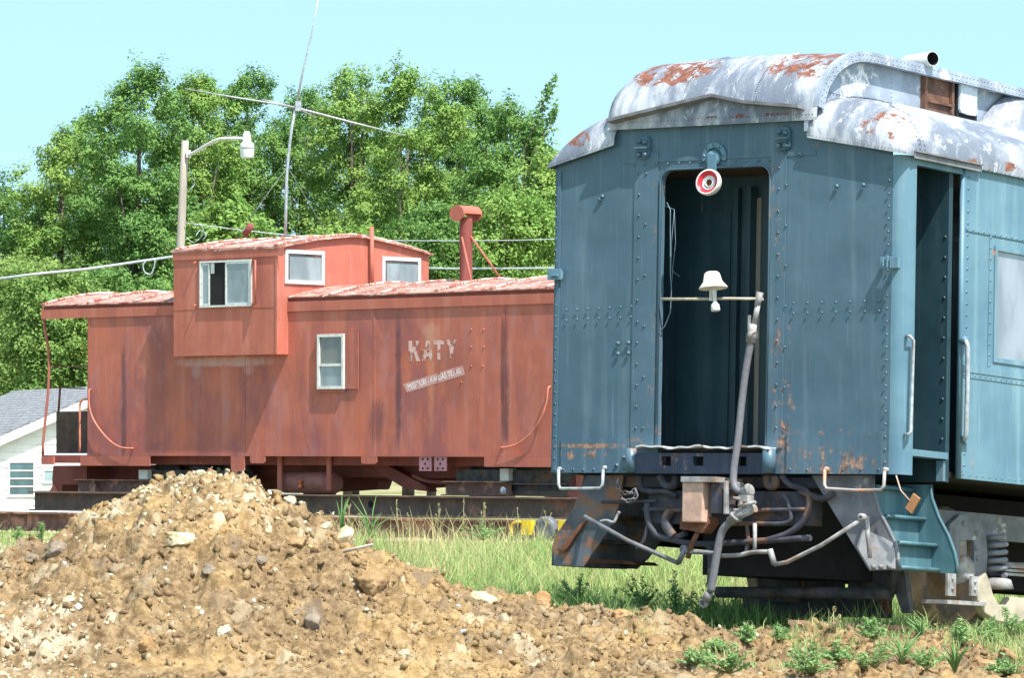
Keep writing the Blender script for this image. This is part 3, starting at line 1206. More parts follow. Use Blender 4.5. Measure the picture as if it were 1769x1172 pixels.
fw = .03
m.box((uC + .021, hv0, hzz0), (uC + .045, hv0 + fw, hzz1))
m.box((uC + .021, hv1 - fw, hzz0), (uC + .045, hv1, hzz1))
m.box((uC + .021, hv0 + fw, hzz1 - fw), (uC + .06, hv1 - fw, hzz1))
m.box((uC + .021, hv0 + fw, hzz0 + .07), (uC + .045, hv1 - fw, hzz0 + .09))
m.build('roof_hatch', MBR, car)
m = MB(FB)
pv0, pv1 = s_(1650, 160, uC)[1], s_(1679, 160, uC)[1]
pz0, pz1 = s_(1665, 199, uC)[2], s_(1665, 137, uC)[2]
pp = [(uC + .03, pv0 + (pv1 - pv0) * (.5 + .5 * x), (pz0 + pz1) / 2 + (pz1 - pz0) / 2 * y) for x, y in
      [(-1, -.8), (-.9, -.95), (0, -1), (.85, -.97), (1, -.8), (.96, 0), (1, .8), (.8, 1), (-.8, .97), (-1, .85)]]
m.prism(pp, (.02, 0, 0))
m.build('clerestory_panel', stone_mat('pale_blue_panel', (.42, .5, .58), (.62, .68, .74)), car)
m = MB(FB)
m.box((uC + .001, pv0 - .02, pz0 - .05), (uC + .028, pv1 + .03, pz1))  # raised black slab; its colour stands in for the dark of a recess
m.build('panel_dark_slab', M['black'], car)

# ---- lower roofs (right and left), swept down at the front


def lower(side_):
    m = MB(FB)
    uJ = uC + .0 if side_ > 0 else uUL + .06
    uE = W + .035 if side_ > 0 else -.035
    zf_out = zE + .0 if side_ > 0 else e(957, 289)[2]
    zf_in = zFI + .0 if side_ > 0 else e(1062, 250)[2]

    def fn(i, j):
        v = vs_r[round(j * n_v)]
        th = i * math.pi / 2
        u = uJ + (uE - uJ) * math.sin(th)
        zf = zf_in + (zf_out - zf_in) * math.sin(th)
        zfull = zf_out + (zJ - zf_out) * (math.cos(th) ** .85)
        k = curve((v + .06) / (.5 + .06))
        return (u, v, max(zf, zf + (zfull - zf) * k))
    m.grid(fn, 22, n_v, True, (0, 0, -.012))
    jz = min(range(n_v + 1), key=lambda q: abs(vs_r[q] - .02))
    top = [fn(i / 22, jz / n_v) for i in range(23) if fn(i / 22, 0)[0] * side_ < ((W - rc_) if side_ > 0 else 0) + .0 or side_ < 0]
    top = [p for p in top if .0 < p[0] < W - .02]
    mf = MB(FB)
    mf.prism([(p[0], .008, p[2] - .016) for p in top] + [(p[0], .008, fn(0, 0)[2] + (fn(1, 0)[2] - fn(0, 0)[2]) * (p[0] - uJ) / (uE - uJ) - .07) for p in top[::-1]], (0, .02, 0))
    mf.build('eave_filler', MB_END, car)
    # drip edge along the front and along the eave
    f0, f1 = fn(0, 0), fn(1, 0)
    m.rivets((f0[0], -.061, f0[2] + .014), (f1[0], -.061, f1[2] + .014), 30, nE, .004)
    if side_ > 0:
        seam = [fn(i / 22, 0) for i in range(23)]
        vsm = .12
        js = .0
        pts = []
        for i in range(23):
            v = .42 - .30 * (i / 22)
            jj = min(range(n_v + 1), key=lambda q: abs(vs_r[q] - v))
            f = fn(i / 22, jj / n_v)
            pts.append((f[0], f[1], f[2] + .006))
        m.tube(pts, .008, 5)
        for p in pts[::1]:
            m.rivet((p[0], p[1] - .03, p[2]), (.5, -.5, .7), .009)
            m.rivet((p[0], p[1] + .03, p[2]), (.5, -.5, .7), .009)
        m.rivets((W + .037, .2, zf_out - .002), (W + .037, 6, zf_out - .002), 100, nS, .007)
    m.build('lower_roof', MROOF, car)


lower(1)
lower(-1)
# eave gutter over the side door
m = MB(FB)
g0, g1 = s_(1572, 258, W)[1], s_(1688, 277, W)[1]
zg = s_(1572, 260, W + .05)[2]
m.box((W + .036, g0, zg - .0), (W + .06, g1, zg + .012))
m.box((W + .036, g0, zg - .045), (W + .042, g1, zg - .005))
m.build('door_gutter', M['grey_iron'], car)
# fairing that closes the clerestory further along
m = MB(FB)
fv0 = s_(1682, 206, uC)[1]
fv1 = s_(1756, 150, uC)[1]


def fair(i, j):
    vlo, vhi = fv0 + (LEN - fv0) * i, fv1 + (LEN - fv1) * i
    v = vlo + (vhi - vlo) * j
    g = min(1, i * 6) ** .7
    uo = uC + (.6 * g) * (1 - j) ** .8 + .03
    zz = zJ + .01 - (.6 * g) * .33 * (1 - j) + (zap - zJ - .03) * math.sin(j * math.pi / 2)
    return (uo, v, zz)


m.grid(fair, 24, 10, True, (-.01, 0, -.01))
m.build('roof_fairing', MROOF, car)
# duct lying on the roof
c0 = Vector(e(1612, 101, 1.35))
m = MB(FB)
m.lathe(c0 - Vector((.30, -.12, .0)), Vector((1, -.4, 0)), [(.056, 0), (.056, .32), (.052, .32), (.052, .02), (0, .02)], 20)
m.build('roof_duct', M['white'], car, recalc=False)
m = MB(FB)
m.lathe(c0 - Vector((.30, -.12, .0)), Vector((1, -.4, 0)), [(0, .2), (.0515, .201), (.0515, .3195)], 20)  # black lining; the dark inside of the duct is put in by colour
m.box((c0.x - .25, c0.y - .0, zap - .03), (c0.x - .08, c0.y + .1, c0.z - .04))
m.build('duct_dark_lining', M['black'], car)

# ---- brackets, number lamp mounts
for (x, y) in ((1115, 256), (1357, 240)):
    m = MB(FB)
    c = e(x, y)
    oc = [(c[0] + .055 * a, -.03, c[2] + .085 * b_) for a, b_ in ((-1, -.7), (-.6, -1), (.6, -1), (1, -.7), (1, .7), (.6, 1), (-.6, 1), (-1, .7))]
    m.prism(oc, (0, .019, 0))
    m.box((c[0] - .05, -.075, c[2] - .012), (c[0] + .055, -.031, c[2] + .004))
    m.box((c[0] - .045, -.05, c[2] - .03), (c[0] + .045, -.031, c[2] - .013))
    for dx, dz in ((-.026, .05), (.026, .04), (-.028, -.055), (.028, -.055)):
        m.lathe((c[0] + dx, -.032, c[2] + dz), nE, [(.02, 0), (.02, .02), (.013, .03), (0, .033)], 10)
    m.build('roof_bracket', MB_END, car)
for (x, y, kind) in ((1544, 455, 0), (966, 476, 1)):
    m = MB(FB)
    c = e(x, y)
    if kind == 0:
        m.box((c[0] - .07, -.07, c[2] - .045), (c[0] + .03, -.055, c[2] + .04))
        m.box((c[0] - .075, -.055, c[2] - .04), (c[0] - .06, -.012, c[2] + .035))
        m.box((c[0] - .01, -.085, c[2] - .04), (c[0] + .005, -.071, c[2] + .05))
        m.box((c[0] + .02, -.085, c[2] - .045), (c[0] + .09, -.07, c[2] + .04))
        m.box((c[0] + .03, -.069, c[2] - .035), (c[0] + .045, .02, c[2] + .03))
        m.box((c[0] - .04, -.09, c[2] - .03), (c[0] - .03, -.071, c[2] + .03))
    else:
        m.box((c[0] - .065, -.06, c[2] - .04), (c[0] + .06, -.045, c[2] + .045))
        m.box((c[0] - .06, -.044, c[2] - .03), (c[0] + .05, -.014, c[2] + .03))
        m.box((c[0] - .02, -.09, c[2] - .015), (c[0] + .045, -.061, c[2] - .002))
    m.build('lamp_bracket', MB_SIDE, car, bevel=.003)
m = MB(FB)
c = e(1236, 272)
ring = [(c[0] + .105 * math.cos(a), c[2] + .11 * math.sin(a)) for a in [-.25 + (math.pi + .5) * i / 20 for i in range(21)]]
ring_in = [(c[0] + .07 * math.cos(a), c[2] + .075 * math.sin(a)) for a in [math.pi + .25 - (math.pi + .5) * i / 20 for i in range(21)]]
m.prism([(u, -.02, z) for u, z in ring + ring_in], (0, .009, 0))
m.lathe((c[0] - .01, -.012, c[2] - .01), nE, [(.062, 0), (.058, .02), (0, .022)], 20)
for a in (.1, .9, 1.57, 2.3, 3.0):
    m.rivet((c[0] + .088 * math.cos(a), -.02, c[2] + .093 * math.sin(a)), nE, .014)
m.box((c[0] - .035, -.05, c[2] - .12), (c[0] + .035, -.035, c[2] + .02))
m.build('lamp_flange', MB_SIDE, car)
# red and white end lamp, tilted bowl
MRED = plain('faded_red_lens', (.5, .03, .05), .2, .35, 12)
c = Vector(e(1226, 316, -.13))
ax = Vector((.04, -1, .15)).normalized()
m = MB(FB)
m.lathe(c - ax * .05, ax, [(0, 0), (.05, .0), (.085, .02), (.1, .05), (.1, .08), (.095, .088), (.086, .084)], 28)
m.tube([c - ax * .03, c + Vector((.03, .04, .09))], .012, 8)
lamp = m.build('end_lamp', M['white'], car)
m = MB(FB)
m.lathe(c - ax * .05, ax, [(.086, .084), (.082, .078), (.062, .06), (.055, .06)], 28)
m.build('lens', MRED, lamp)
m = MB(FB)
m.lathe(c - ax * .05, ax, [(.055, .061), (.04, .045), (.034, .06), (.03, .065), (.026, .06)], 24)
m.build('reflector', M['alu'], lamp)
m = MB(FB)
m.lathe(c - ax * .05, ax, [(.026, .06), (.022, .04), (0, .04)], 16)
m.build('socket', M['rust'], lamp)

# ---- crossbar, bell shaped lamp, wires, hose nozzle
m = MB(FB)
vbar = -.03
a, b = e(1142, 517, vbar), e(1318, 517, vbar)
m.tube([a, e(1200, 517, vbar), e(1260, 516, vbar), b], .011, 8)
m.build('crossbar', plain('tan_bar', (.42, .38, .3), .3, .6, 12, rust=(.2, .12, .07), rust_amt=.4), car)
c = Vector(e(1230, 470, vbar - .05))
m = MB(FB)
t_ = Vector((.13, 0, -1)).normalized()
m.lathe(c + Vector((-.002, 0, 0)), t_, [(0, -.004), (.04, .0), (.05, .008), (.056, .014), (.07, .075), (.088, .1), (.104, .118), (.104, .126), (.098, .125), (.06, .08), (0, .07)], 28)
shade = m.build('bell_lamp', stone_mat('aged_white_enamel', (.72, .69, .6), (.85, .83, .77)), car)
m = MB(FB)
m.lathe(c + t_ * .14, t_, [(.02, 0), (.016, .06), (.014, .09), (.03, .11), (.034, .15), (.03, .16), (0, .16)], 14)
m.box(((c + t_ * .17).x - .02, vbar - .08, (c + t_ * .17).z - .05), ((c + t_ * .17).x - .012, vbar, (c + t_ * .17).z + .03))
m.build('socket', M['white'], shade)
m = MB(FB)
pts = [e(1152, 350, .03), e(1158, 362, .02), e(1158, 470, .0), e(1160, 500, 0), e(1158, 540, 0), e(1148, 565, 0), e(1138, 574, -.01)]
sp = []
for i in range(len(pts) - 1):
    for k in range(5):
        sp.append(Vector(pts[i]).lerp(Vector(pts[i + 1]), k / 5))
m.tube(sp, .0035, 5)
m.tube([e(1165, 362, .03), e(1160, 420, .02), e(1159, 466, .02), e(1174, 478, .01)], .002, 5)
m.tube([e(1165, 362, .03), e(1167, 420, .02), e(1162, 466, .02), e(1161, 487, .01)], .002, 5)
m.tube([e(1146, 355, .04), e(1165, 362, .03)], .002, 5)
m.build('loose_wire', plain('dull_blue_wire', (.13, .2, .24), .2, .6, 10), car)


def spl(pts, n=6):
    """smooth curve through the points"""
    P = [Vector(p) for p in pts]
    P = [P[0] * 2 - P[1]] + P + [P[-1] * 2 - P[-2]]
    out = []
    for i in range(1, len(P) - 2):
        for k in range(n):
            t = k / n
            out.append(.5 * ((2 * P[i]) + (P[i + 1] - P[i - 1]) * t + (2 * P[i - 1] - 5 * P[i] + 4 * P[i + 1] - P[i + 2]) * t * t + (3 * P[i] - P[i - 1] - 3 * P[i + 1] + P[i + 2]) * t ** 3))
    out.append(P[-2])
    return out


m = MB(FB)
vh = -.1
m.tube(spl([e(1298, 588, vh), e(1290, 630, vh), e(1282, 690, vh), e(1275, 760, vh - .02), e(1268, 810, vh - .04), e(1268, 838, vh - .06), e(1278, 850, vh - .07), e(1290, 848, vh - .07)]), .026, 14)
h1 = m.build('hose', M['hose'], car)
m = MB(FB)
m.tube([e(1313, 505, vh), e(1308, 530, vh)], [.026, .022], 12)
m.tube([e(1309, 528, vh), e(1303, 560, vh)], .02, 10)
m.tube([e(1301, 560, vh), e(1297, 592, vh)], [.028, .036], 12)
m.tube([e(1296, 578, vh), e(1303, 582, vh)], .045, 10)
m.box((e(1293, 560, vh)[0], vh - .01, e(1293, 572, vh)[2]), (e(1297, 540, vh)[0], vh + .01, e(1297, 545, vh)[2]))
m.build('nozzle', M['pale_iron'], h1)
m = MB(FB)
m.tube([e(1284, 851, vh - .07), e(1298, 846, vh - .07)], [.036, .04], 12)
m.tube([e(1292, 848, vh - .07), e(1296, 846, vh - .07)], .048, 12)
m.build('coupling', M['pale_iron'], h1)
m = MB(FB)
vh2 = -.2
m.tube(spl([e(1264, 900, vh2), e(1248, 918, vh2), e(1240, 950, vh2), e(1234, 985, vh2), e(1228, 1024, vh2)]), .029, 14)
h2 = m.build('hose', M['hose'], car, label='lower grey hose hanging with an open end')
m = MB(FB)
m.tube([e(1225, 1024, vh2), e(1220, 1038, vh2)], [.03, .034], 12)
cc = Vector(e(1216, 1042, vh2))
m.lathe(cc + Vector((0, .02, 0)), (-.3, -1, -.2), [(.022, 0), (.036, 0), (.036, .03), (.026, .032), (.022, .03)], 16)
m.build('open_coupling_end', M['pale_iron'], h2)
m = MB(FB)
m.tube([e(1262, 902, vh2), e(1276, 890, vh2), e(1304, 878, vh2)], [.04, .038, .034], 12)
m.tube([e(1270, 896, vh2), e(1273, 892, vh2)], .05, 12)
m.tube([e(1286, 885, vh2), e(1290, 858, vh2)], .022, 10)
m.tube([e(1276, 876, vh2 - .04), e(1305, 868, vh2 - .04)], .014, 8)
m.box((e(1285, 870, vh2)[0], vh2 - .05, e(1285, 868, vh2)[2]), (e(1297, 870, vh2)[0], vh2 + .04, e(1285, 856, vh2)[2]))
m.build('coupling', M['pale_iron'], h2)

# ---- stirrups and hand rails


def rail(name, pts, r, mat, parent=car, knobs=()):
    m = MB(FB)
    m.tube(pts, r, 10)
    for k in knobs:
        m.lathe(Vector(k) + Vector((0, .03, 0)), nE, [(.018, 0), (.018, .03), (.01, .036), (0, .037)], 12)
    return m.build(name, mat, parent)


rail('stirrup', [e(965, 812, -.03), e(965, 838, -.06), e(968, 845, -.06), e(1000, 845, -.06), e(1037, 844, -.06), e(1041, 838, -.06), e(1042, 812, -.03)], .0125, M['galv'], knobs=(e(965, 811, -.03), e(1043, 809, -.03)))
rail('stirrup', [e(1425, 812, -.03), e(1424, 838, -.06), e(1428, 845, -.06), e(1480, 848, -.06), e(1522, 847, -.06), e(1527, 840, -.06), e(1528, 815, -.03)], .0125, plain('worn_stirrup', (.33, .3, .29), .25, .6, 10, rust=(.35, .2, .14), rust_amt=.5), knobs=(e(1426, 811, -.03), e(1528, 812, -.03)), )
uR = W + .035
rail('hand_rail', [s_(1566, 581, W - .01), s_(1572, 581, uR), s_(1578, 588, uR), s_(1576, 660, uR), s_(1574, 745, uR), s_(1570, 751, uR), s_(1563, 751, W - .01)], .012, M['galv'])
rail('hand_rail', [s_(1667, 590, W), s_(1669, 590, uR + .02), s_(1672, 600, uR + .03), s_(1671, 680, uR + .03), s_(1669, 750, uR + .03), s_(1666, 760, uR + .02), s_(1664, 760, W)], .017, M['galv'])
m = MB(FB)
q = Vector(s_(1665, 588, W + .02))
m.lathe(q, (1, -.2, 0), [(.03, -.02), (.034, 0), (.025, .03), (0, .035)], 12)
m.box((W + .001, s_(1660, 757, W)[1], s_(1660, 766, W)[2]), (W + .04, s_(1668, 757, W)[1], s_(1660, 754, W)[2]))
m.build('rail_bracket', MB_SIDE, car)

# ---- steps, right side
zl = zB - .0
CH1 = [(1402, 822), (1506, 822), (1507, 850), (1516, 882), (1532, 912), (1545, 940), (1549, 960), (1550, 985), (1502, 987), (1470, 935)]
CH2 = [(1520, 838), (1606, 838), (1608, 862), (1620, 895), (1636, 925), (1647, 955), (1651, 975), (1650, 992), (1590, 988), (1540, 930)]
v1 = .10


def plate(pts, v, th, mat, name, parent, lip=None):
    m = MB(FB)
    P = [e(x, y, v) for x, y in pts]
    m.prism(P, (0, th, 0))
    if lip:
        m.tube([(P[i][0] + .004, v + th / 2, P[i][2]) for i in lip], .014, 6)
    return m.build(name, mat, parent)


M_STEP = car_paint('step_paint', (.075, .17, .2), (.05, .12, .15), (.15, .27, .3), rust_amt=.3)
M_CHK = plain('chalky_grey_iron', (.17, .175, .2), .3, .6, 5, rust=(.5, .44, .4), rust_amt=.36)
M_PALECHK = plain('pale_worn_iron', (.42, .41, .43), .25, .6, 6, rust=(.4, .24, .16), rust_amt=.36)
steps = MB(FB)
nose_px = [(1509, 838), (1527, 889), (1548, 935), (1551, 978)]
steps_u = []
for k, (x, y) in enumerate(nose_px):
    u, _, z = e(x, y, v1)
    steps_u.append((u, z))
for k, (u, z) in enumerate(steps_u):
    steps.box((u - (.34 if k < 3 else .19), v1 + .02, z - .028), (u + .01, vb - .012, z))
    steps.tube([(u + .008, v1 + .02, z - .012), (u + .008, vb - .012, z - .012)], .016, 8)
    if k < 3:
        steps.box((u - .05, v1 + .021, steps_u[k + 1][1] + .001), (u - .035, vb - .013, z - .029))
stair = steps.build('steps', M_STEP, car)
plate(CH1, v1, .018, M_CHK, 'cheek_plate', stair, (1, 2, 3, 4, 5, 6, 7))
plate(CH2, vb - .01, .018, M_STEP, 'cheek_plate', stair, (1, 2, 3, 4, 5, 6, 7))
plate([(1515, 925), (1541, 938), (1546, 958), (1546, 983), (1504, 985), (1480, 945), (1490, 915)], v1 - .006, .005, M_PALECHK, 'patch_plate', stair)
m = MB(FB)
for x in (1510, 1523, 1537):
    c = e(x, 980, v1 - .01)
    m.lathe(c, nE, [(.018, 0), (.018, .02), (0, .022)], 8)
c0_, c1_ = e(1498, 893, v1 - .07), e(1503, 965, v1 - .07)
m.tube([c0_, e(1499, 925, v1 - .07), c1_], .016, 8)
m.build('bolt', M['pale_iron'], stair)
# ---- lower panel of the vestibule side, below the door
m = MB(FB)
q0, q1 = s_(1568, 785, W), s_(1640, 826, W)
m.box((W - .16, rc_ + .05, zS - .06), (W - .02, vb, zS - .011))
m.box((W - .1, vb - .03, s_(1600, 828, W)[2]), (W - .04, vb - .002, zS - .07))
m.build('door_threshold', MB_SIDE, car)
# small wooden tag on a wire
m = MB(FB)
m.tube([e(1548, 822, v1 - .1), e(1556, 848, v1 - .1), e(1572, 866, v1 - .1)], .005, 6)
hook = m.build('hook_wire', M['peach'], car)
m = MB(FB)
P = [e(x, y, v1 - .1) for x, y in ((1577, 853), (1588, 862), (1574, 888), (1564, 878))]
m.prism(P, (0, .02, 0))
m.build('wood_block', plain('orange_wood', (.42, .2, .09), .2, .7, 10), hook)

# ---- steps, left side (rusty)
M_RCHK = plain('rusty_cheek', (.1, .115, .14), .35, .65, 4, rust=(.2, .1, .06), rust_amt=.5)
steps = MB(FB)
for k, (x, y) in enumerate(((1003, 838), (985, 888), (960, 930), (956, 972))):
    u, _, z = e(x, y, v1)
    steps.box((u, v1 + .02, z - .028), (u + .3, vb - .012, z))
st2 = steps.build('steps', M['dark_iron'], car, label='rusty dark left hand steps')
plate([(1076, 822), (1010, 822), (1003, 850), (990, 885), (962, 925), (955, 945), (954, 978), (1008, 980), (1053, 913), (1070, 870)], v1, .018, M_RCHK, 'cheek_plate', st2, (1, 2, 3, 4, 5, 6))
plate([(1015, 979), (1098, 984), (1118, 966), (1147, 928), (1165, 850), (1165, 825), (1040, 825), (1030, 900)], vb - .01, .018, M['dark_iron'], 'cheek_plate', st2)
m = MB(FB)
P = [e(x, y, v1 - .03) for x, y in ((1003, 905), (1012, 900), (975, 955), (962, 952))]
m.prism(P, (0, .028, 0))
P = [e(x, y, v1 + .4) for x, y in ((1010, 965), (1090, 970), (1098, 976), (1010, 974))]
m.prism(P, (0, .3, 0))
m.build('edge_strip', M['rust'], st2)

M['shade_iron'] = plain('shade_darkened_iron', (.06, .062, .08), .35, .65, 6, rust=(.12, .07, .05), rust_amt=.42)  # grey iron darkened; the shade under the end is put into its colour
# ---- draft gear and things hanging under the end
m = MB(FB)
m.box((e(1178, 850, -.22)[0], -.22, e(1180, 903, -.22)[2]), (e(1214, 850, -.22)[0], -.1, e(1180, 833, -.22)[2]))
dg = m.build('draft_gear', M['peach'], car, bevel=.01)
m = MB(FB)
a, b = e(1176, 833, -.24), e(1236, 824, -.24)
m.box((a[0], -.24, a[2]), (b[0], .1, b[2]))
m.box((e(1222, 850, -.2)[0], -.15, e(1222, 868, -.2)[2]), (e(1240, 850, -.2)[0], -.1, b[2]))
m.build('top_cover', M['pale_iron'], dg)
m = MB(FB)
P = [e(x, y, -.16) for x, y in ((1176, 893), (1225, 893), (1225, 905), (1212, 922), (1196, 918), (1174, 915))]
m.prism(P, (0, .12, 0))
m.tube([e(1208, 915, -.12), e(1196, 940, -.12), e(1188, 965, -.12)], .02, 8)
m.build('lower_bracket', M['rust'], dg)
m = MB(FB)
u_, z0_, z1_ = e(1262, 860, -.15)[0], e(1262, 890, -.15)[2], e(1262, 832, -.15)[2]
zz = [z0_, z0_ + (z1_ - z0_) * .2, z0_ + (z1_ - z0_) * .46, z0_ + (z1_ - z0_) * .56, z0_ + (z1_ - z0_) * .84, z1_]
v0_, v1_ = -.2, .02
m.box((u_ - .03, v0_, z0_), (u_, v0_ + .04, z1_))
m.box((u_ - .03, v1_ - .04, z0_), (u_, v1_, z1_))
for k in (0, 2, 4):
    m.box((u_ - .03, v0_ + .041, zz[k]), (u_, v1_ - .041, zz[k + 1]))
cst = m.build('coupler_casting', M['pale_iron'], car, bevel=.008)
m = MB(FB)
m.box((u_ - .16, v0_ + .03, z0_ + .01), (u_ - .06, v1_, z1_ - .01))  # dark box added behind the casting windows so they look shaded
m.build('casting_dark_backing', M['shade_iron'], cst)
m = MB(FB)
m.box((e(1120, 900, .1)[0], .1, e(1120, 905, .1)[2]), (e(1400, 900, .1)[0], .25, e(1400, 850, .1)[2]))
m.box((e(1060, 840, .15)[0], .15, e(1120, 842, .15)[2]), (e(1470, 840, .15)[0], .3, zB - .02))
for (pts, r) in (([(1112, 880), (1240, 884), (1400, 880)], .022), ([(1130, 925), (1200, 940), (1300, 936), (1400, 930)], .03), ([(1225, 940), (1228, 975), (1226, 1010)], .03), ([(1120, 905), (1112, 935), (1100, 950)], .02), ([(1290, 905), (1292, 935), (1288, 958)], .02), ([(1380, 850), (1420, 862), (1440, 852)], .03), ([(1105, 822), (1108, 845), (1128, 850)], .03), ([(1140, 822), (1150, 838), (1165, 838), (1168, 822)], .04), ([(1325, 822), (1328, 838), (1338, 838), (1340, 822)], .045),
                 ([(1118, 870), (1120, 900), (1135, 925), (1160, 932), (1185, 922)], .03), ([(1350, 822), (1365, 838), (1392, 848), (1398, 870), (1388, 900), (1362, 922), (1320, 936)], .03),
                 ([(1270, 906), (1300, 905), (1362, 903), (1362, 870), (1352, 855)], .022), ([(1120, 850), (1150, 850), (1170, 858)], .025), ([(1160, 880), (1150, 900), (1155, 915), (1165, 930)], .05),
                 ([(1040, 868), (1080, 868), (1135, 866)], .016)):
    m.tube(spl([e(x, y, .06) for x, y in pts]), r * .8, 10)
m.build('end_casting', M['shade_iron'], car)
m = MB(FB)
m.tube([e(1010, 893, -.12), e(1085, 935, -.12), e(1172, 974, -.12)], .017, 8)
m.tube([e(1172, 974, -.12), e(1184, 948, -.12)], .02, 8)
m.lathe(Vector(e(1184, 950, -.1)), nE, [(.016, 0), (.032, 0), (.032, .03), (.016, .03)], 12)
m.tube(spl([e(1184, 954, -.12), e(1230, 956, -.12), e(1250, 962, -.1)]), .017, 8)
m.build('brake_rod', M['grey_iron'], car, label='dark bent rod on the left')
m = MB(FB)
m.tube(spl([e(1240, 961, -.1), e(1275, 960, -.1), e(1300, 955, -.1), e(1330, 954, -.1)]), .017, 8)
m.tube([e(1330, 950, -.12), e(1338, 976, -.12)], .022, 8)
m.tube([e(1338, 976, -.12), e(1360, 972, -.12), e(1420, 942, -.12), e(1490, 897, -.1)], .016, 8)
m.lathe(Vector(e(1492, 895, -.08)), nE, [(.012, 0), (.03, 0), (.03, .04), (.012, .04)], 12)
m.tube([e(1304, 905, -.05), e(1304, 950, -.08)], .015, 8)
m.build('brake_rod', M['pale_iron'], car, label='pale bent rod on the right')
# chain hung up on the left
m = MB(FB)
path = spl([e(x, y, -.03) for x, y in ((1068, 828), (1066, 840), (1074, 850), (1090, 853), (1098, 846), (1100, 856), (1092, 866), (1076, 864), (1069, 856))], 5)
acc, last = [], None
for q in path:
    if last is None or (q - last).length > .036:
        acc.append(q); last = q
for k in range(len(acc) - 1):
    c = (acc[k] + acc[k + 1]) / 2
    t1 = (acc[k + 1] - acc[k]).normalized()
    t2 = t1.cross(Vector((0, 1, 0)) if k % 2 else Vector((.5, .3, .7))).normalized()
    pts = [c + t1 * (.026 * math.cos(a)) + t2 * (.014 * math.sin(a)) for a in [i * math.pi / 5 for i in range(11)]]
    m.tube(pts, .0065, 5, False)
m.build('chain', M['grey_iron'], car)
m = MB(FB)
m.tube(spl([e(1037, 902, -.05), e(1048, 900, -.05), e(1060, 903, -.06), e(1066, 892, -.05), e(1070, 885, -.05)]), .012, 6)
m.build('cable_end', M['pale_iron'], car)

# ---- underframe
m = MB(FB)
m.box((W / 2 - .4, .35, .62), (W / 2 + .4, LEN, zB - .03))
m.box((.1, vb + .02, zB + .02), (W - .08, LEN, zb_s + .05))
m.box((.12, vj + .3, .86), (.2, LEN, zB + .02))
m.build('underframe', M['black'], car)

# ---- truck
uw1, uw0 = 2.27, .83
cw = s_(1637, 984, uw1)
Rw = .455
zc = cw[2]
zr = zc - Rw                               # top of rail
print('wheel', cw, 'rail', zr)
tr = MB(FB)
uf = uw1 + .32
# upper grey beam
a, b = s_(1612, 880, uf), s_(1612, 925, uf)
tr.box((uf - .1, a[1], b[2]), (uf, a[1] + 3.2, a[2]))
truck = tr.build('truck', M_CHK, car)
for k in range(2):
    for uu in (uw1, uw0):
        m = MB(FB)
        c = (uu, cw[1] + 2.4 * k, zc)
        out = 1 if uu == uw1 else -1
        m.lathe((c[0] - .06 * out, c[1], c[2]), (out, 0, 0), [(.12, 0), (.16, .01), (.36, .03), (.42, .0), (Rw + .03, .0), (Rw + .03, .03), (Rw, .035), (Rw - .01, .13), (.40, .135), (.37, .09), (.2, .05), (.14, .12), (.1, .14), (0, .14)], 56)
        w_ = m.build('wheel', plain('wheel_iron', (.34, .23, .15), .35, .55, 5, rust=(.13, .1, .09), rust_amt=.45), truck, recalc=True)
    m = MB(FB)
    m.tube([(uw0, cw[1] + 2.4 * k, zc), (uw1 + .3, cw[1] + 2.4 * k, zc)], .075, 14)
    m.build('axle', M['dark_iron'], truck)
# pedestal plate with its window, around the journal box
m = MB(FB)
up = uf + .012
outl = [(1630, 925), (1636, 905), (1652, 890), (1668, 890), (1688, 903), (1698, 925), (1700, 960), (1697, 1000), (1660, 1004), (1640, 985)]
pol = [s_(x, y, up) for x, y in outl]
hole = [s_(x, y, up) for x, y in ((1652, 1000), (1652, 934), (1677, 934), (1677, 1000))]
m.prism(pol[:8] + [hole[3], hole[2], hole[1], hole[0]] + pol[9:], (.03, 0, 0))
for (x, y) in ((1664, 905), (1640, 920), (1686, 922), (1646, 945), (1686, 948), (1688, 965)):
    q = s_(x, y, up + .03)
    m.lathe(q, nS, [(.022, 0), (.02, .014), (0, .016)], 8)
m.build('pedestal', M_CHK, truck)
m = MB(FB)
q = Vector(s_(1668, 985, up + .03))
m.lathe(q - Vector((.15, 0, 0)), nS, [(.11, 0), (.12, .1), (.11, .16), (.07, .19), (.06, .185), (0, .18)], 10)
m.box((q.x - .1, q.y - .06, q.z + .08), (q.x - .02, q.y + .05, q.z + .28))
m.build('journal_box', M['pale_iron'], truck, bevel=.01)
# coil spring on its seat
m = MB(FB)
q = Vector(s_(1717, 966, uf + .02))
pts = []
hgt = .30
for i in range(5 * 14 + 1):
    t = i / (5 * 14)
    a = t * 5 * 2 * math.pi
    pts.append((q.x + .085 * math.cos(a), q.y + .085 * math.sin(a), q.z - .13 + hgt * t))
m.tube(pts, .022, 8)
m.build('coil_spring', M_CHK, truck)
m = MB(FB)
m.lathe((q.x, q.y, q.z - .15), (0, 0, -1), [(.1, 0), (.13, .01), (.15, .08), (.0, .09)], 18)
m.tube([(q.x - .12, q.y + .1, q.z - .05), (q.x - .1, q.y + 1.2, q.z - .02)], .03, 8)
m.box((q.x - .1, q.y + .2, q.z - .12), (q.x - .02, q.y + 1.4, q.z - .10))
m.box((q.x - .1, q.y + .2, q.z - .09), (q.x - .02, q.y + 1.4, q.z - .07))
m.box((q.x - .1, q.y + .2, q.z - .06), (q.x - .02, q.y + 1.4, q.z - .04))
m.build('spring_seat', M['pale_iron'], truck)
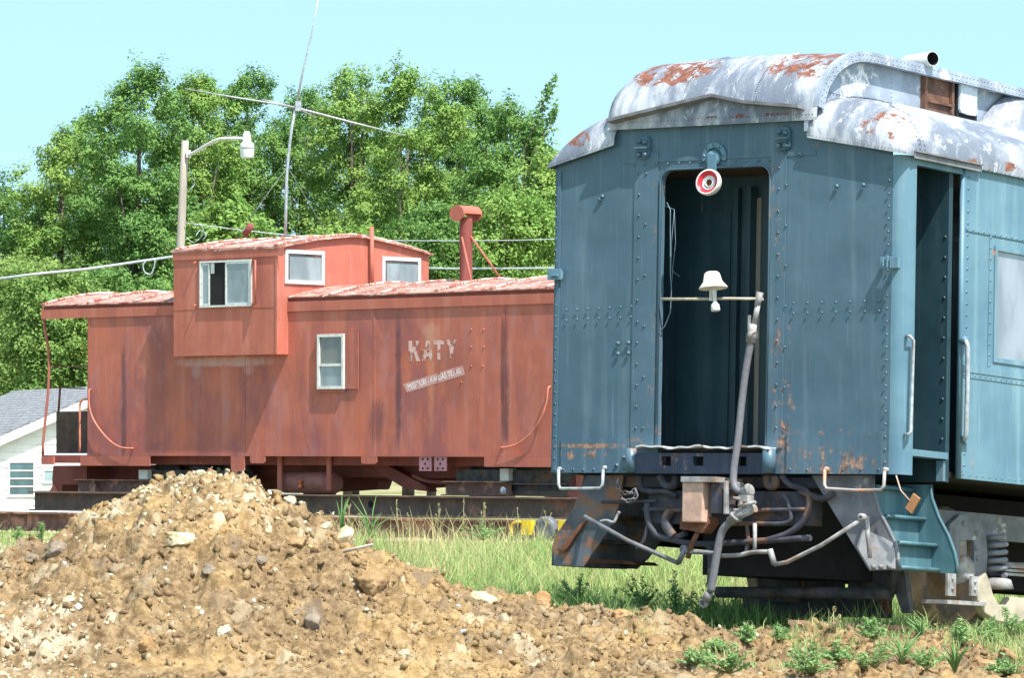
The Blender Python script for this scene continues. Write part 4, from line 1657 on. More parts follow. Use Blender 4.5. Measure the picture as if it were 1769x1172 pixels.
# curved equaliser casting
m = MB(FB)
outl = [(1690, 990), (1697, 1008), (1702, 1028), (1712, 1045), (1724, 1046), (1732, 1034), (1736, 1032), (1812, 1040), (1812, 1076), (1760, 1072), (1740, 1078), (1710, 1074), (1688, 1060), (1676, 1038), (1672, 1010), (1680, 1000)]
m.prism([s_(x, y, uf + .03) for x, y in outl], (.07, 0, 0))
m.build('equaliser', M['tan_dust'], truck, bevel=.008)
m = MB(FB)
a, b = s_(1637, 1030, uf + .1), s_(1652, 990, uf + .1)
m.box((uf + .08, a[1], a[2]), (uf + .1, b[1], b[2]))
a, b = s_(1678, 1030, uf + .12), s_(1690, 997, uf + .12)
m.box((uf + .1, a[1], a[2]), (uf + .12, b[1], b[2]))
for (x, y) in ((1645, 1001), (1645, 1018), (1684, 1006), (1684, 1020)):
    m.lathe(s_(x, y, uf + (.1 if x < 1660 else .12)), nS, [(.014, 0), (.012, .012), (0, .013)], 8)
a, b = s_(1612, 1040, uf), s_(1680, 1040, uf)
m.box((uf - .1, a[1], a[2] - .015), (uf + .12, b[1], a[2] + .015))
m.build('pedestal_tie', M['pale_iron'], truck)
# brake rigging between the wheels, plus filler boxes added to keep the space dark
m = MB(FB)
m.box((uw0 - .15, cw[1] - .45, zc - .05), (uw1 - .1, cw[1] - .3, zc + .42))
m.box((uw0 + .1, cw[1] - .5, zc - .3), (uw0 + .45, cw[1] - .46, zc + .3))
m.box((uw1 - .55, cw[1] - .5, zc - .28), (uw1 - .2, cw[1] - .46, zc + .3))
m.box((uw0 - .2, cw[1] - .75, zc + .24), (uw1 + .2, cw[1] - .62, zc + .36))
m.box((uw0 + .5, cw[1] - .5, zc - .22), (uw1 - .6, cw[1] - .46, zc - .06))
m.box((uw0 - .1, cw[1] - .44, zc - .40), (uw1 - .25, cw[1] - .36, zc - .24))  # filler bar put in to close the bright gap under the truck
vv = cw[1] - .75
m.tube([e(1240, 1024, vv * .6), e(1540, 1026, vv * .6)], .045, 10)
m.box((uw0 - .25, cw[1] - .6, zc - .02), (uw1 + .1, cw[1] - .52, zc + .14))
m.box((uw0 - .3, cw[1] - .62, zc + .2), (uw0 - .2, cw[1] + 2.6, zc + .38))
m.tube([e(1540, 1026, vv * .6), e(1548, 990, vv * .6), e(1552, 960, vv * .6)], .035, 8)
P = [e(x, y, vv * .6) for x, y in ((1546, 990), (1562, 988), (1568, 1030), (1572, 1060), (1558, 1060), (1548, 1030))]
m.prism(P, (0, .06, 0))
m.build('brake_beam_and_filler', M['dark_iron'], truck)

# ================================================================== track under the blue car
def rail_mesh(u, v0, v1, ztop, name, label, fr=FB):
    m = MB(fr)
    prof = [(-.035, 0), (.035, 0), (.035, -.03), (.01, -.04), (.01, -.11), (.065, -.125), (.065, -.14), (-.065, -.14), (-.065, -.125), (-.01, -.11), (-.01, -.04), (-.035, -.03)]
    m.prism([(u + a, v0, ztop + b) for a, b in prof], (0, v1 - v0, 0))
    o = m.build(name, M['rust_lite'] if u > 1.5 else M['rust'], None)
    tag(o, label, 'rail', 'rails of the track under the blue car')
    return o


rail_mesh(uw1 + .0, -.15, 11.5, zr - .002, 'rail', 'near rusty rail ending among the weeds under the blue car')
rail_mesh(uw0 - .0, -2.5, 11.5, zr - .002, 'rail', 'far dark rail under the blue car, running behind the hanging hose')
first = None
for k in range(18):
    vv = -2.0 + k * .62
    m = MB(FB)
    m.box((uw0 - .55, vv, zr - .31), (uw1 + .5, vv + .22, zr - .145))
    o = m.build('railway_tie', M['tie'], None, bevel=.01)
    tag(o, 'dark wooden tie across the track under the blue car', 'tie', 'wooden ties under the blue car')
# ================================================================== the red caboose
c_ = FC.e
cs = FC.s
DC = 2.95
Lc = c_(957, 650)[0]
base_c = FC.P(Lc / 2, DC / 2, 0)
cab = thing('caboose', 'faded red steel caboose with raised bay cupola, smoke stack and open end platform', 'caboose', base_c)


def cl(u, v, z):
    return FC.P(u, v, z) - base_c


zSi = c_(550, 789)[2]
zFa1 = c_(550, 520)[2]
zFa0 = c_(550, 537)[2]


def cab_paint(name, base=(.45, .138, .098), dark=(.23, .08, .085), lite=(.56, .25, .21), stains=True, fade=.32):
    t = NT(name, .62, .25)
    st = t.noise(3.2, 5, .6, t.scale((1, 1, .12)))
    st2 = t.noise(12, 4, .65, t.scale((1, 1, .2)))
    cloud = t.noise(1.5, 6, .65)
    c = t.mix(t.rng(cloud, .3, .7), base, tuple(x * .8 for x in base))
    c = t.mix(t.math('MULTIPLY', t.rng(st, .5, .72), fade), c, lite)
    c = t.mix(t.math('MULTIPLY', t.rng(st, .5, .34), .32), c, dark)
    c = t.mix(t.math('MULTIPLY', t.rng(st2, .56, .74), .3), c, lite)
    if stains:
        blot = t.noise(.9, 7, .68, t.scale((1, 1, .42)), .4)
        c = t.mix(t.math('MULTIPLY', t.rng(blot, .47, .62), .62), c, (.22, .08, .095))
        blot2 = t.noise(2.3, 7, .7, t.scale((1.3, 1.3, .5)), .3)
        c = t.mix(t.math('MULTIPLY', t.rng(blot2, .52, .66), .5), c, (.36, .17, .18))
        c = t.mix(t.math('MULTIPLY', t.rng(blot2, .44, .36), .5), c, (.50, .135, .065))
    c = t.mix(t.math('MULTIPLY', t.rng(t.noise(8, 7, .7), .56, .66), .45), c, (.36, .12, .055))
    if stains:
        for (px, w, y0, y1, amt, col) in ((214, .07, 600, 790, .75, (.09, .04, .055)), (272, .3, 560, 760, .35, (.13, .055, .06)), (688, .07, 540, 780, .8, (.10, .045, .06)), (872, .09, 530, 770, .8, (.10, .04, .05)),
                                          (600, .1, 540, 720, .4, (.13, .055, .06)), (650, .2, 690, 770, .5, (.12, .05, .06)), (745, .07, 530, 770, .5, (.5, .22, .12)), (833, .06, 520, 760, .55, (.5, .17, .12)),
                                          (745, .17, 556, 600, .4, (.58, .36, .26)), (395, 1.15, 616, 634, .75, (.55, .36, .36)), (340, .12, 622, 655, .5, (.5, .32, .33)), (430, .1, 622, 650, .5, (.5, .32, .33)), (790, .4, 560, 700, .35, (.17, .06, .055)), (520, .14, 560, 700, .25, (.16, .06, .06))):
            a, b = c_(px, y0), c_(px, y1)
            cc = cl(a[0], 0, (a[2] + b[2]) / 2)
            tt = t.math('ABSOLUTE', t.math('DIVIDE', t.math('SUBTRACT', t.dot(Uc), cc.dot(Uc)), w))
            zz = t.math('ABSOLUTE', t.math('DIVIDE', t.math('SUBTRACT', t.dot((0, 0, 1)), cc.z), abs(a[2] - b[2]) / 2))
            d = t.math('ADD', t.math('POWER', tt, 2), t.math('POWER', zz, 3))
            d = t.math('ADD', d, t.math('MULTIPLY_ADD', t.noise(5, 7, .7, t.scale((1, 1, .4))), 3.6, -1.8))
            c = t.mix(t.math('MULTIPLY', t.rng(d, 1.5, -.2), amt), c, col)
    t.bump(t.noise(1.3, 3, .5), .3, .04)
    return t.out(c)


MC = cab_paint('caboose_side_paint')
MCP = cab_paint('caboose_trim_paint', stains=False)
MCD = cab_paint('caboose_frame_paint', (.24, .065, .055), (.11, .04, .04), (.32, .12, .1), False, .3)


def seam_roof():
    t = NT('rusty_pink_roof', .6, .3)
    n = t.noise(3, 8, .7, None, .8)
    n2 = t.noise(13, 7, .7)
    c = t.mix(t.rng(n, .4, .6), (.25, .09, .07), (.48, .27, .22))
    c = t.mix(t.math('MULTIPLY', t.rng(n2, .55, .63), .8), c, (.72, .62, .56))
    c = t.mix(t.math('MULTIPLY', t.rng(n2, .43, .36), .7), c, (.2, .07, .05))
    return t.out(c)


MCR = seam_roof()
m = MB(FC)
m.box((0, 0, zSi), (Lc, DC, zFa1))
# sheet seams as thin laps and bolt heads
for px in (152, 420, 645, 868):
    u = c_(px, 650)[0]
    m.box((u, -.006, zSi + .03), (u + .05, -.001, zFa0 - .0))
m.box((0, -.012, zSi), (Lc, -.001, zSi + .05))
for (x, y) in ((814, 570), (836, 570), (836, 600), (814, 600), (814, 633), (834, 633), (757, 657), (797, 661), (741, 605), (730, 606)):
    p = c_(x, y)
    m.rivet((p[0], -.001, p[2]), (0, -1, 0), .018)
m.build('body', MC, cab)
m = MB(FC)
uF0, uF1 = c_(73, 530)[0], Lc + 1.0
m.box((uF0, -.026, zFa0), (uF1, -.007, zFa1))
m.box((uF0, DC + .007, zFa0), (uF1, DC + .016, zFa1))
m.build('fascia', MCP, cab)
# main roof: shallow arch of seamed sheets
ROOFR = .23
zR = zFa1 + .075
ov = .02


def arch(v, rise, half, z0):
    x = (v - DC / 2) / half
    return z0 + rise * (1 - abs(x) ** 1.7)


def arch_roof(name, u0, u1, half, rise, z0, n_seam, mat, parent):
    m = MB(FC)
    r_ = random.Random(3)
    wob = [r_.uniform(-.006, .006) for _ in range(80)]

    def fn(i, j):
        v = DC / 2 - half + 2 * half * j
        u = u0 + (u1 - u0) * i
        edge = wob[int(i * 60) % 80] if j in (0, 1) else wob[int(i * 60 + j * 7) % 80] * .6
        return (u, v, arch(v, rise, half, z0) + edge)
    m.grid(fn, 60, 18, False, (0, 0, -.02))
    m2 = MB(FC)
    for k in range(n_seam + 1):
        u = u0 + .02 + (u1 - u0 - .04) * k / n_seam
        pts = [(u, DC / 2 - half + 2 * half * j / 12, arch(DC / 2 - half + 2 * half * j / 12, rise, half, z0) + .018) for j in range(13)]
        m2.tube(pts, .02, 5)
        for j in range(24):
            v = DC / 2 - half + half * (j + .5) / 24
            m.lathe((u + .05, v, arch(v, rise, half, z0) + .004), (0, 0, 1), [(.016, 0), (.01, .016), (0, .02)], 6)
            m.lathe((u - .05, v, arch(v, rise, half, z0) + .004), (0, 0, 1), [(.016, 0), (.01, .016), (0, .02)], 6)
    r__ = m.build(name, mat, parent, recalc=False)
    m2.build('seam_strip', MSEAM, r__)
    return r__


MSEAM = plain('chalky_seam_strip', (.62, .5, .45), .2, .7, 9, rust=(.25, .09, .07), rust_amt=.5)
arch_roof('roof', uF0, uF1, DC / 2 + ov, ROOFR, zR, 11, MCR, cab)
m = MB(FC)
m.box((uF0 + .02, .02, zFa1 + .001), (uF1 - .02, DC - .02, zFa1 + .07))
m.box((uF0 + .02, -.01, zFa1 - .06), (-.002, DC + .01, zFa1 - .002))
m.build('roof_soffit', MCD, cab)

# ---- cupola
hp = .24
k0, k1 = c_(300, 560, -hp)[0], c_(479, 560, -hp)[0]
zk0 = c_(400, 614, -hp)[2]
zk1 = c_(400, 432, -hp)[2]
apx = cs(615, 410, k1)
riseK = apx[2] - zk1
print('caboose', 'L', Lc, 'zSi', zSi, zFa0, zFa1, 'cup', k0, k1, zk0, zk1, apx, 'far px check', DC)
m = MB(FC)
prof = [(k1, -hp, zk0), (k1, 0, zk0), (k1, 0, zFa1 - .1), (k1, DC, zFa1 - .1), (k1, DC, zk0), (k1, DC + hp, zk0), (k1, DC + hp, zk1)]
prof += [(k1, DC / 2 + (DC / 2 + hp) * x, zk1 + riseK * (1 - abs(x) ** 1.5)) for x in (.8, .6, .4, .2, 0, -.2, -.4, -.6, -.8)] + [(k1, -hp, zk1)]
m.prism(prof, (-(k1 - k0), 0, 0))
zm = c_(400, 532, -hp)[2]
m.box((k0 + .005, -hp - .005, zm - .012), (k1 - .03, -hp - .0005, zm - .004))
m.box((k1 - .035, -hp - .012, zk0), (k1 + .004, -hp - .0005, zk1))
cup = m.build('cupola', MCP, cab)
m = MB(FC)
fz0, fz1 = c_(400, 446, -hp - .03)[2], c_(400, 431, -hp - .03)[2]
m.box((c_(297, 440, -hp - .04)[0], -hp - .02, fz0), (c_(488, 440, -hp - .04)[0], -hp - .013, fz1))
m.build('cupola_fascia', MCP, cup)


def arch_cupola():
    m = MB(FC)
    r_ = random.Random(5)
    half = DC / 2 + hp + .03
    u0_, u1_ = k0 - .05, k1 + .07

    def z(v):
        x = min(1, abs(v - DC / 2) / half)
        return zk1 + .03 + riseK * (1 - x ** 1.5) + .0
    m.grid(lambda i, j: (u0_ + (u1_ - u0_) * i, DC / 2 - half + 2 * half * j, z(DC / 2 - half + 2 * half * j) + r_.uniform(-.006, .006)), 14, 20, False, (0, 0, -.035))
    m2 = MB(FC)
    for k in range(4):
        u = u0_ + .1 + (u1_ - u0_ - .2) * k / 3
        m2.tube([(u, DC / 2 - half + half * 2 * j / 14, z(DC / 2 - half + half * 2 * j / 14) + .015) for j in range(15)], .018, 5)
        for j in range(22):
            v = DC / 2 - half + half * (j + .5) / 22
            for du in (-.05, .05):
                m.lathe((u + du, v, z(v) + .003), (0, 0, 1), [(.016, 0), (.01, .016), (0, .02)], 6)
    m.build('cupola_roof', MCR, cup, recalc=False)
    m2.build('seam_strip', MSEAM, cup)


arch_cupola()
MGC = glass('dull_grey_glass', (.2, .23, .24))
MGD = glass('brown_screen_glass', (.13, .12, .1))


def frame_rect(m, P, a0, a1, b0, b1, w, d0, d1):
    """P(a,b,d)->(u,v,z); four bars around the rectangle"""
    def bx(x0, x1, y0, y1):
        p, q = P(x0, y0, d0), P(x1, y1, d1)
        m.box(p, q)
    bx(a0, a1, b0, b0 + w); bx(a0, a1, b1 - w, b1); bx(a0, a0 + w, b0 + w, b1 - w); bx(a1 - w, a1, b0 + w, b1 - w)


# side window of the cupola with one sash slid open
a, b = c_(347, 532, -hp), c_(436, 448, -hp)
PS = lambda x, y, d: (x, -hp - d, y)
m = MB(FC)
frame_rect(m, PS, a[0], b[0], a[2], b[2], .03, .002, .035)
w = m.build('cupola_window', M['alu'], cab)
xs1, xs2, xs3 = c_(363, 500, -hp)[0], c_(391, 500, -hp)[0], c_(433, 500, -hp)[0]
m = MB(FC)
frame_rect(m, PS, a[0] + .035, xs1, a[2] + .035, b[2] - .04, .025, .003, .02)
m.build('sash', M['alu'], w)
m = MB(FC)
frame_rect(m, PS, xs2, b[0] - .032, a[2] + .031, b[2] - .032, .03, .003, .028)
m.build('sash', M['alu'], w)
m = MB(FC)
m.box((a[0] + .06, -hp - .012, a[2] + .06), (xs1 - .025, -hp - .006, b[2] - .06))
m.build('pane', MGC, w)
m = MB(FC)
m.box((xs2 + .03, -hp - .014, a[2] + .06), (b[0] - .062, -hp - .006, b[2] - .06))
m.build('pane', MGC, w)
m = MB(FC)
m.box((xs1 + .001, -hp - .003, a[2] + .031), (xs2 - .001, -hp - .0008, b[2] - .031))
m.build('dark_opening', M['black'], w)
m = MB(FC)
m.box((xs1 + .02, -hp - .008, b[2] - .2), (xs1 + .1, -hp - .0035, b[2] - .035))
m.build('light_gap', M['alu'], w)
# end windows of the cupola
for (x0, y0, x1, y1) in ((491, 493, 559, 434), (659, 500, 725, 447)):
    p, q = cs(x0, y0 - 3, k1), cs(x1, y1, k1)
    PE = lambda x, y, d: (k1 + d, x, y)
    m = MB(FC)
    zlo, zhi = p[2], cs(x0, 431 if x0 == 491 else 443, k1)[2]
    frame_rect(m, PE, p[1], q[1], zlo, zhi, .06, .003, .03)
    w = m.build('cupola_window', M['alu'], cab)
    m = MB(FC)
    m.box((k1 + .004, p[1] + .061, zlo + .061), (k1 + .014, q[1] - .061, zhi - .061))
    m.build('pane', MGC, w)
    m = MB(FC)
    m.box((k1 + .0145, p[1] + .061, zhi - .1), (k1 + .02, q[1] - .061, zhi - .0615))
    m.box((k1 + .0145, p[1] + .061, zlo + .061), (k1 + .02, p[1] + .1, zhi - .1005))
    m.build('sash', M['dark_iron'], w)
# body window: two panes in a crooked white frame, shutter plate beside it
a, b = c_(552, 673), c_(598, 577)
PB = lambda x, y, d: (x, -d, y)
m = MB(FC)
m.box((c_(598, 600)[0] + .005, -.03, a[2] + .0), (c_(621, 600)[0], -.0125, b[2] + .03))
m.box((a[0] - .03, -.02, a[2] - .05), (b[0] + .004, -.0125, b[2] + .02))
m.build('shutter_plate', MC, cab)
m = MB(FC)
zmid = c_(575, 631)[2]
frame_rect(m, PB, a[0], b[0], a[2], b[2], .045, .021, .06)
m.box((a[0] + .045, -.055, zmid - .02), (b[0] - .045, -.021, zmid + .02))
w = m.build('body_window', M['white'], cab)
m = MB(FC)
m.box((a[0] + .045, -.03, zmid + .021), (b[0] - .045, -.022, b[2] - .045))
m.build('pane', MGD, w)
m = MB(FC)
m.box((a[0] + .045, -.03, a[2] + .045), (b[0] - .045, -.022, zmid - .021))
m.build('pane', MGC, w)

# ---- lettering
def worn_paint(name, col, keep=.5):
    t = NT(name, .7, .2)
    n = t.noise(9, 7, .7)
    c = t.mix(t.rng(n, .5 - keep * .25, .56 - keep * .1), (.3, .1, .085), col)
    return t.out(c)


ML = worn_paint('faded_letter_paint', (.58, .38, .36), .46)
ML2 = worn_paint('faded_white_letter_paint', (.85, .82, .84), .7)
ML3 = worn_paint('faded_band_paint', (.5, .27, .26), .8)


def quad_map(q, x, y):
    (x0, y0), (x1, y1), (x2, y2), (x3, y3) = q      # bottom-left, bottom-right, top-right, top-left
    a = ((1 - x) * (1 - y), x * (1 - y), x * y, (1 - x) * y)
    return sum(w_ * p[0] for w_, p in zip(a, q)), sum(w_ * p[1] for w_, p in zip(a, q))


GL = {'K': [(0, 0), (.32, 0), (.32, .34), (.42, .46), (.66, 0), (1, 0), (.62, .6), (.95, 1), (.62, 1), (.32, .62), (.32, 1), (0, 1)],
      'A': [(.5, 1), (.34, 1), (0, 0), (.28, 0), (.36, .22), (.64, .22), (.72, 0), (1, 0), (.66, 1), (.5, 1), (.5, .72), (.58, .42), (.42, .42), (.5, .72)],
      'T': [(.36, 0), (.66, 0), (.66, .78), (1, .78), (1, 1), (0, 1), (0, .78), (.36, .78)],
      'Y': [(.36, 0), (.66, 0), (.66, .42), (1, 1), (.7, 1), (.52, .64), (.32, 1), (0, 1), (.36, .42)]}
let = MB(FC)
for ch, x0, x1, yb, yt in (('K', 706, 726, 624.5, 589), ('A', 729.5, 749, 624, 589), ('T', 749.5, 767, 622, 588), ('Y', 770, 790, 619, 587)):
    P = []
    for (x, y) in GL[ch]:
        p = c_(x0 + (x1 - x0) * x, yb + (yt - yb) * y)
        P.append((p[0], -.0025, p[2]))
    let.add(P, [tuple(range(len(P)))])
let.build('lettering', ML, cab, recalc=False)
m = MB(FC)
P = [c_(x, y) for x, y in ((696, 664), (800, 631), (803, 648), (703, 679))]
m.prism([(p[0], -.0025, p[2]) for p in P], (0, .001, 0))
m.build('name_band', ML3, cab)


def text_mesh(s):
    cu = bpy.data.curves.new('t', 'FONT')
    cu.body = s
    cu.size = 1
    o = bpy.data.objects.new('t', cu)
    COL.objects.link(o)
    dg_ = bpy.context.evaluated_depsgraph_get()
    me = bpy.data.meshes.new_from_object(o.evaluated_get(dg_))
    bpy.data.objects.remove(o)
    vs = [tuple(v.co) for v in me.vertices]
    fs = [tuple(p.vertices) for p in me.polygons]
    bpy.data.meshes.remove(me)
    return vs, fs


def place_text(txt, quad, v, mat, name, parent, fr=FC):
    vs, fs = text_mesh(txt)
    x0, x1 = min(p[0] for p in vs), max(p[0] for p in vs)
    y0, y1 = min(p[1] for p in vs), max(p[1] for p in vs)
    m = MB(fr)
    P = []
    for p in vs:
        x, y = quad_map(quad, (p[0] - x0) / (x1 - x0), (p[1] - y0) / (y1 - y0))
        P.append(fr.e(x, y, v))
    m.add(P, fs)
    return m.build(name, mat, parent, recalc=False)


place_text('MISSOURI - KANSAS TEXAS', ((705, 674.5), (796, 645.5), (794.5, 636), (703.5, 664.5)), -.004, ML2, 'lettering', cab)

# ---- stack, pipes, braces
m = MB(FC)
vS_ = DC / 2 - .1
sb, stp = c_(805, 492, vS_), c_(804, 378, vS_)
m.lathe((sb[0], vS_, sb[2] - .1), (0, 0, 1), [(.1, 0), (.1, stp[2] - sb[2] + .12)], 18)
m.lathe((sb[0], vS_, sb[2] - .02), (0, 0, 1), [(.16, 0), (.16, .04), (.1, .06)], 18)
stk = m.build('smoke_stack', MCD, cab, recalc=True)
m = MB(FC)
hc = c_(804, 370, vS_)
P = [(hc[0] + .15 * math.cos(a), vS_ - .2, hc[2] + .13 * math.sin(a)) for a in [math.pi * i / 10 for i in range(11)]]
P += [(hc[0] - .15 + .3 * i / 6, vS_ - .2, hc[2] - .03 - .09 * math.sin(math.pi * i / 6)) for i in range(7)]
m.prism(P, (0, .02, 0))
m.prism([(p[0], vS_ + .2, p[2]) for p in P], (0, .02, 0))
for k in range(10):
    a0, a1 = math.pi * k / 10, math.pi * (k + 1) / 10
    q = [(hc[0] + r * math.cos(a), vS_ - .18, hc[2] + (r - .02) * math.sin(a)) for r, a in ((.15, a0), (.15, a1), (.14, a1), (.14, a0))]
    m.prism(q, (0, .38, 0))
m.build('hood', MCP, stk)
for (x0, y0, x1, y1, v0, v1_) in ((813, 408, 869, 487, vS_, vS_ + .3), (798, 410, 815, 490, vS_ - .12, vS_ - .5)):
    m = MB(FC)
    m.tube([c_(x0, y0, v0), c_(x1, y1, v1_)], .018, 6)
    m.build('brace', MCP, cab)
m = MB(FC)
q = cs(643, 392, k1 + .08)
m.tube([(k1 + .07, q[1], q[2]), (k1 + .07, q[1], zR + .1)], .035, 10)
m.tube([(k1 + .02, q[1], zR + .7), (k1 + .07, q[1], zR + .7)], .015, 6)
m.build('vent_pipe', MCP, cab)
m = MB(FC)
q0, q1 = c_(423, 406, 1.0), c_(434, 389, 1.0)
m.tube([q0, q1], .055, 12)
m.build('pipe_stub', MCD, cab)

# ---- grab irons and end platform
def tubec(name, pts, r, mat, label=None, parent=cab):
    m = MB(FC)
    m.tube(pts, r, 8)
    return m.build(name, mat, parent, label=label)


MCL = plain('orange_red_rail', (.62, .2, .14), .2, .5, 10)
o_ = -.07
tubec('curved_rail', spl([c_(157, 673, 0), c_(154, 676, o_), c_(154, 700, o_), c_(160, 722, o_), c_(172, 742, o_), c_(190, 762, o_), c_(208, 773, o_), c_(228, 775, o_), c_(229, 775, 0)], 5), .013, MCL)
tubec('curved_rail', spl([c_(951, 668, 0), c_(947, 672, o_), c_(944, 695, o_), c_(935, 722, o_), c_(918, 748, o_), c_(898, 765, o_), c_(880, 772, o_), c_(866, 774, o_), c_(866, 776, 0)], 5), .013, MCL)
tubec('grab_iron', [c_(436, 450, -hp), c_(441, 450, -hp - .08), c_(441, 525, -hp - .08), c_(436, 525, -hp)], .016, MCP)
tubec('grab_bracket', [c_(340, 453, -hp), c_(334, 455, -hp - .08)], .014, MCP)
tubec('grab_bracket', [c_(340, 527, -hp), c_(334, 529, -hp - .08)], .014, MCP)
tubec('ladder_rail', [c_(75, 532, .1), c_(77, 565, .1), c_(83, 600, .1), c_(85, 635, .1), c_(83, 680, .1), c_(79, 720, .1), c_(74, 770, .1), c_(74, 787, .1)], .022, MCP)
m = MB(FC)
m.tube([c_(86, 632, .1), c_(146, 635, 1.6)], .012, 6)
m.tube([c_(84, 669, .1), c_(146, 672, 1.6)], .012, 6)
m.tube([c_(104, 669, .6), c_(101, 712, .6)], .02, 6)
m.build('platform_rail', MCD, cab)
m = MB(FC)
a, b = c_(97, 784, .5), c_(148, 711, .5)
m.box((a[0], .5, a[2]), (b[0] + .05, 1.6, b[2]))
m.build('platform_box', plain('dark_brown_panel', (.075, .05, .04), .3, .7, 4), cab)
tubec('platform_post', spl([c_(138, 782, .05), c_(138, 720, .05), c_(138, 700, .05), c_(142, 692, .05), c_(150, 690, .05)]), .018, MCL)
m = MB(FC)
zp = c_(100, 787, .1)[2]
m.box((c_(72, 790, 0)[0], .0, zp - .13), (-.002, DC, zp))
m.build('end_platform', MCD, cab)
m = MB(FC)
m.box((Lc + .002, .0, zp - .13), (Lc + 1.0, DC, zp))
m.build('end_platform', MCD, cab)
m = MB(FC)
m.box((c_(72, 790, -.04)[0], -.05, c_(85, 803)[2]), (c_(92, 790, -.04)[0], -.002, c_(85, 789)[2]))
m.build('step_bracket', MCP, cab)
m = MB(FC)
P = [c_(x, y, .6) for x, y in ((92, 805), (150, 805), (150, 832), (140, 838), (108, 838), (106, 856), (92, 856), (90, 830))]
m.prism(P, (0, .5, 0))
m.build('end_sill', MCD, cab)
m = MB(FC)
P = [c_(x, y, .3) for x, y in ((93, 836), (101, 852), (98, 855), (82, 855))]
m.prism(P, (0, .05, 0))
m.build('foot_plate', MCP, cab)
m = MB(FC)
P = [c_(x, y, .3) for x, y in ((990, 818), (1004, 818), (1006, 862), (978, 862))]
m.prism(P, (0, .05, 0))
m.build('foot_plate', MCP, cab)
m = MB(FC)
a, b = c_(140, 805), c_(260, 789)
m.box((a[0], -.02, a[2]), (b[0], .0, zSi - .002))
a, b = c_(150, 804), c_(205, 796)
m.build('side_apron', MCP, cab)
m = MB(FC)
a, b = c_(838, 807), c_(960, 790)
m.box((a[0], -.02, a[2]), (b[0], 0, zSi - .002))
m.build('side_apron', MCP, cab)
for (x0, y0, x1, y1) in ((400, 815, 423, 789), (433, 801, 459, 789), (625, 802, 652, 789)):
    m = MB(FC)
    a, b = c_(x0, y0), c_(x1, y1)
    ch = .03
    m.prism([(a[0], -.015, zSi - .002), (a[0], -.015, a[2] + ch), (a[0] + ch, -.015, a[2]), (b[0] - ch, -.015, a[2]), (b[0], -.015, a[2] + ch), (b[0], -.015, zSi - .002)], (0, .02, 0))
    m.build('sill_bracket', MCP, cab)
for x0 in (724, 750):
    m = MB(FC)
    a, b = c_(x0, 814, .02), c_(x0 + 21, 790, .02)
    m.box((a[0], .02, a[2]), (b[0], .04, zSi - .002))
    pl_ = m.build('perforated_plate', plain('mauve_plate', (.42, .2, .24), .15, .6, 8), cab)
    m = MB(FC)
    cx_, cz_ = (a[0] + b[0]) / 2, (a[2] + b[2]) / 2
    for dx, dz in ((-.05, .07), (.055, .07), (.0, 0), (-.05, -.07), (.055, -.07)):
        m.lathe((cx_ + dx, .0195, cz_ + dz), (0, -1, 0), [(.02, 0), (0, .001)], 12)
    m.build('hole', M['black'], pl_)
# air tank with valve and straps
m = MB(FC)
ta, tb, tz = c_(488, 835, .5), c_(584, 835, .5), c_(535, 834, .5)[2]
m.lathe((ta[0], .5, tz), (1, 0, 0), [(0, 0), (.1, .015), (.16, .04), (.17, .07), (.17, tb[0] - ta[0] - .07), (.16, tb[0] - ta[0] - .04), (.1, tb[0] - ta[0] - .015), (0, tb[0] - ta[0])], 24)
tank = m.build('air_tank', plain('pink_tank_paint', (.3, .12, .11), .2, .6, 6), cab)
m = MB(FC)
p = c_(519, 837, .3)
m.lathe((p[0], .3, p[2] + .06), (0, 0, -1), [(.04, 0), (.04, .03), (.02, .04), (.025, .08), (.04, .1), (.03, .12), (0, .13)], 12)
m.build('valve', M['orange'], tank)
for x0 in (483, 568):
    m = MB(FC)
    a = c_(x0 - 4, 848, .25)
    b = c_(x0 + 3, 790, .25)
    m.box((a[0], .25, a[2]), (b[0], .28, zSi))
    m.build('hanger', MCP, cab)
# dark underframe with filler slabs added to darken the gap, and trucks
m = MB(FC)
m.box((.9, .9, zSi - .33), (Lc - .9, DC - .9, zSi - .002))
m.box((.2, .3, zSi - .14), (Lc - .2, .5, zSi - .002))
m.prism([c_(x, y, 1.3) for x, y in ((152, 804), (500, 802), (500, 846), (420, 846), (300, 856), (250, 832), (150, 832))], (0, .3, 0))  # added slab, keeps the space under the left end dark
m.prism([c_(x, y, .7) for x, y in ((640, 800), (670, 805), (735, 840), (740, 850), (700, 845), (650, 815))], (0, .2, 0))
m.prism([c_(x, y, 1.5) for x, y in ((585, 800), (955, 800), (955, 842), (830, 838), (700, 846), (690, 832), (655, 832), (650, 846), (585, 850))], (0, .3, 0))  # filler slab that blocks the bright gap below the body
m.tube(spl([c_(713, 822, .4), c_(740, 832, .4), c_(800, 836, .4), (c_(838, 838, .4))]), .03, 8)
m.build('underframe', MCD, cab)
for (x0, lab) in ((330, 'a'), (890, 'b')):
    m = MB(FC)
    uc_ = c_(x0, 830, .3)[0]
    zt_ = c_(x0, 822, .3)[2]
    m.box((uc_ - 1.2, .3, zt_ - .22), (uc_ + 1.2, .45, zt_ + .08))
    m.box((uc_ - 1.2, DC - .45, zt_ - .22), (uc_ + 1.2, DC - .3, zt_ + .08))
    m.box((uc_ - .2, .46, zt_ - .1), (uc_ + .2, DC - .46, zt_ + .15))
    tk = m.build('truck', M['dark_iron'], cab)
    for du in (-.8, .8):
        for vv in (.55, DC - .55):
            m = MB(FC)
            m.lathe((uc_ + du, vv - .06, zt_ - .12), (0, 1, 0), [(0, 0), (.1, 0), (.28, .03), (.38, .02), (.38, .12), (0, .13)], 28)
            m.build('wheel', M['dark_iron'], tk)
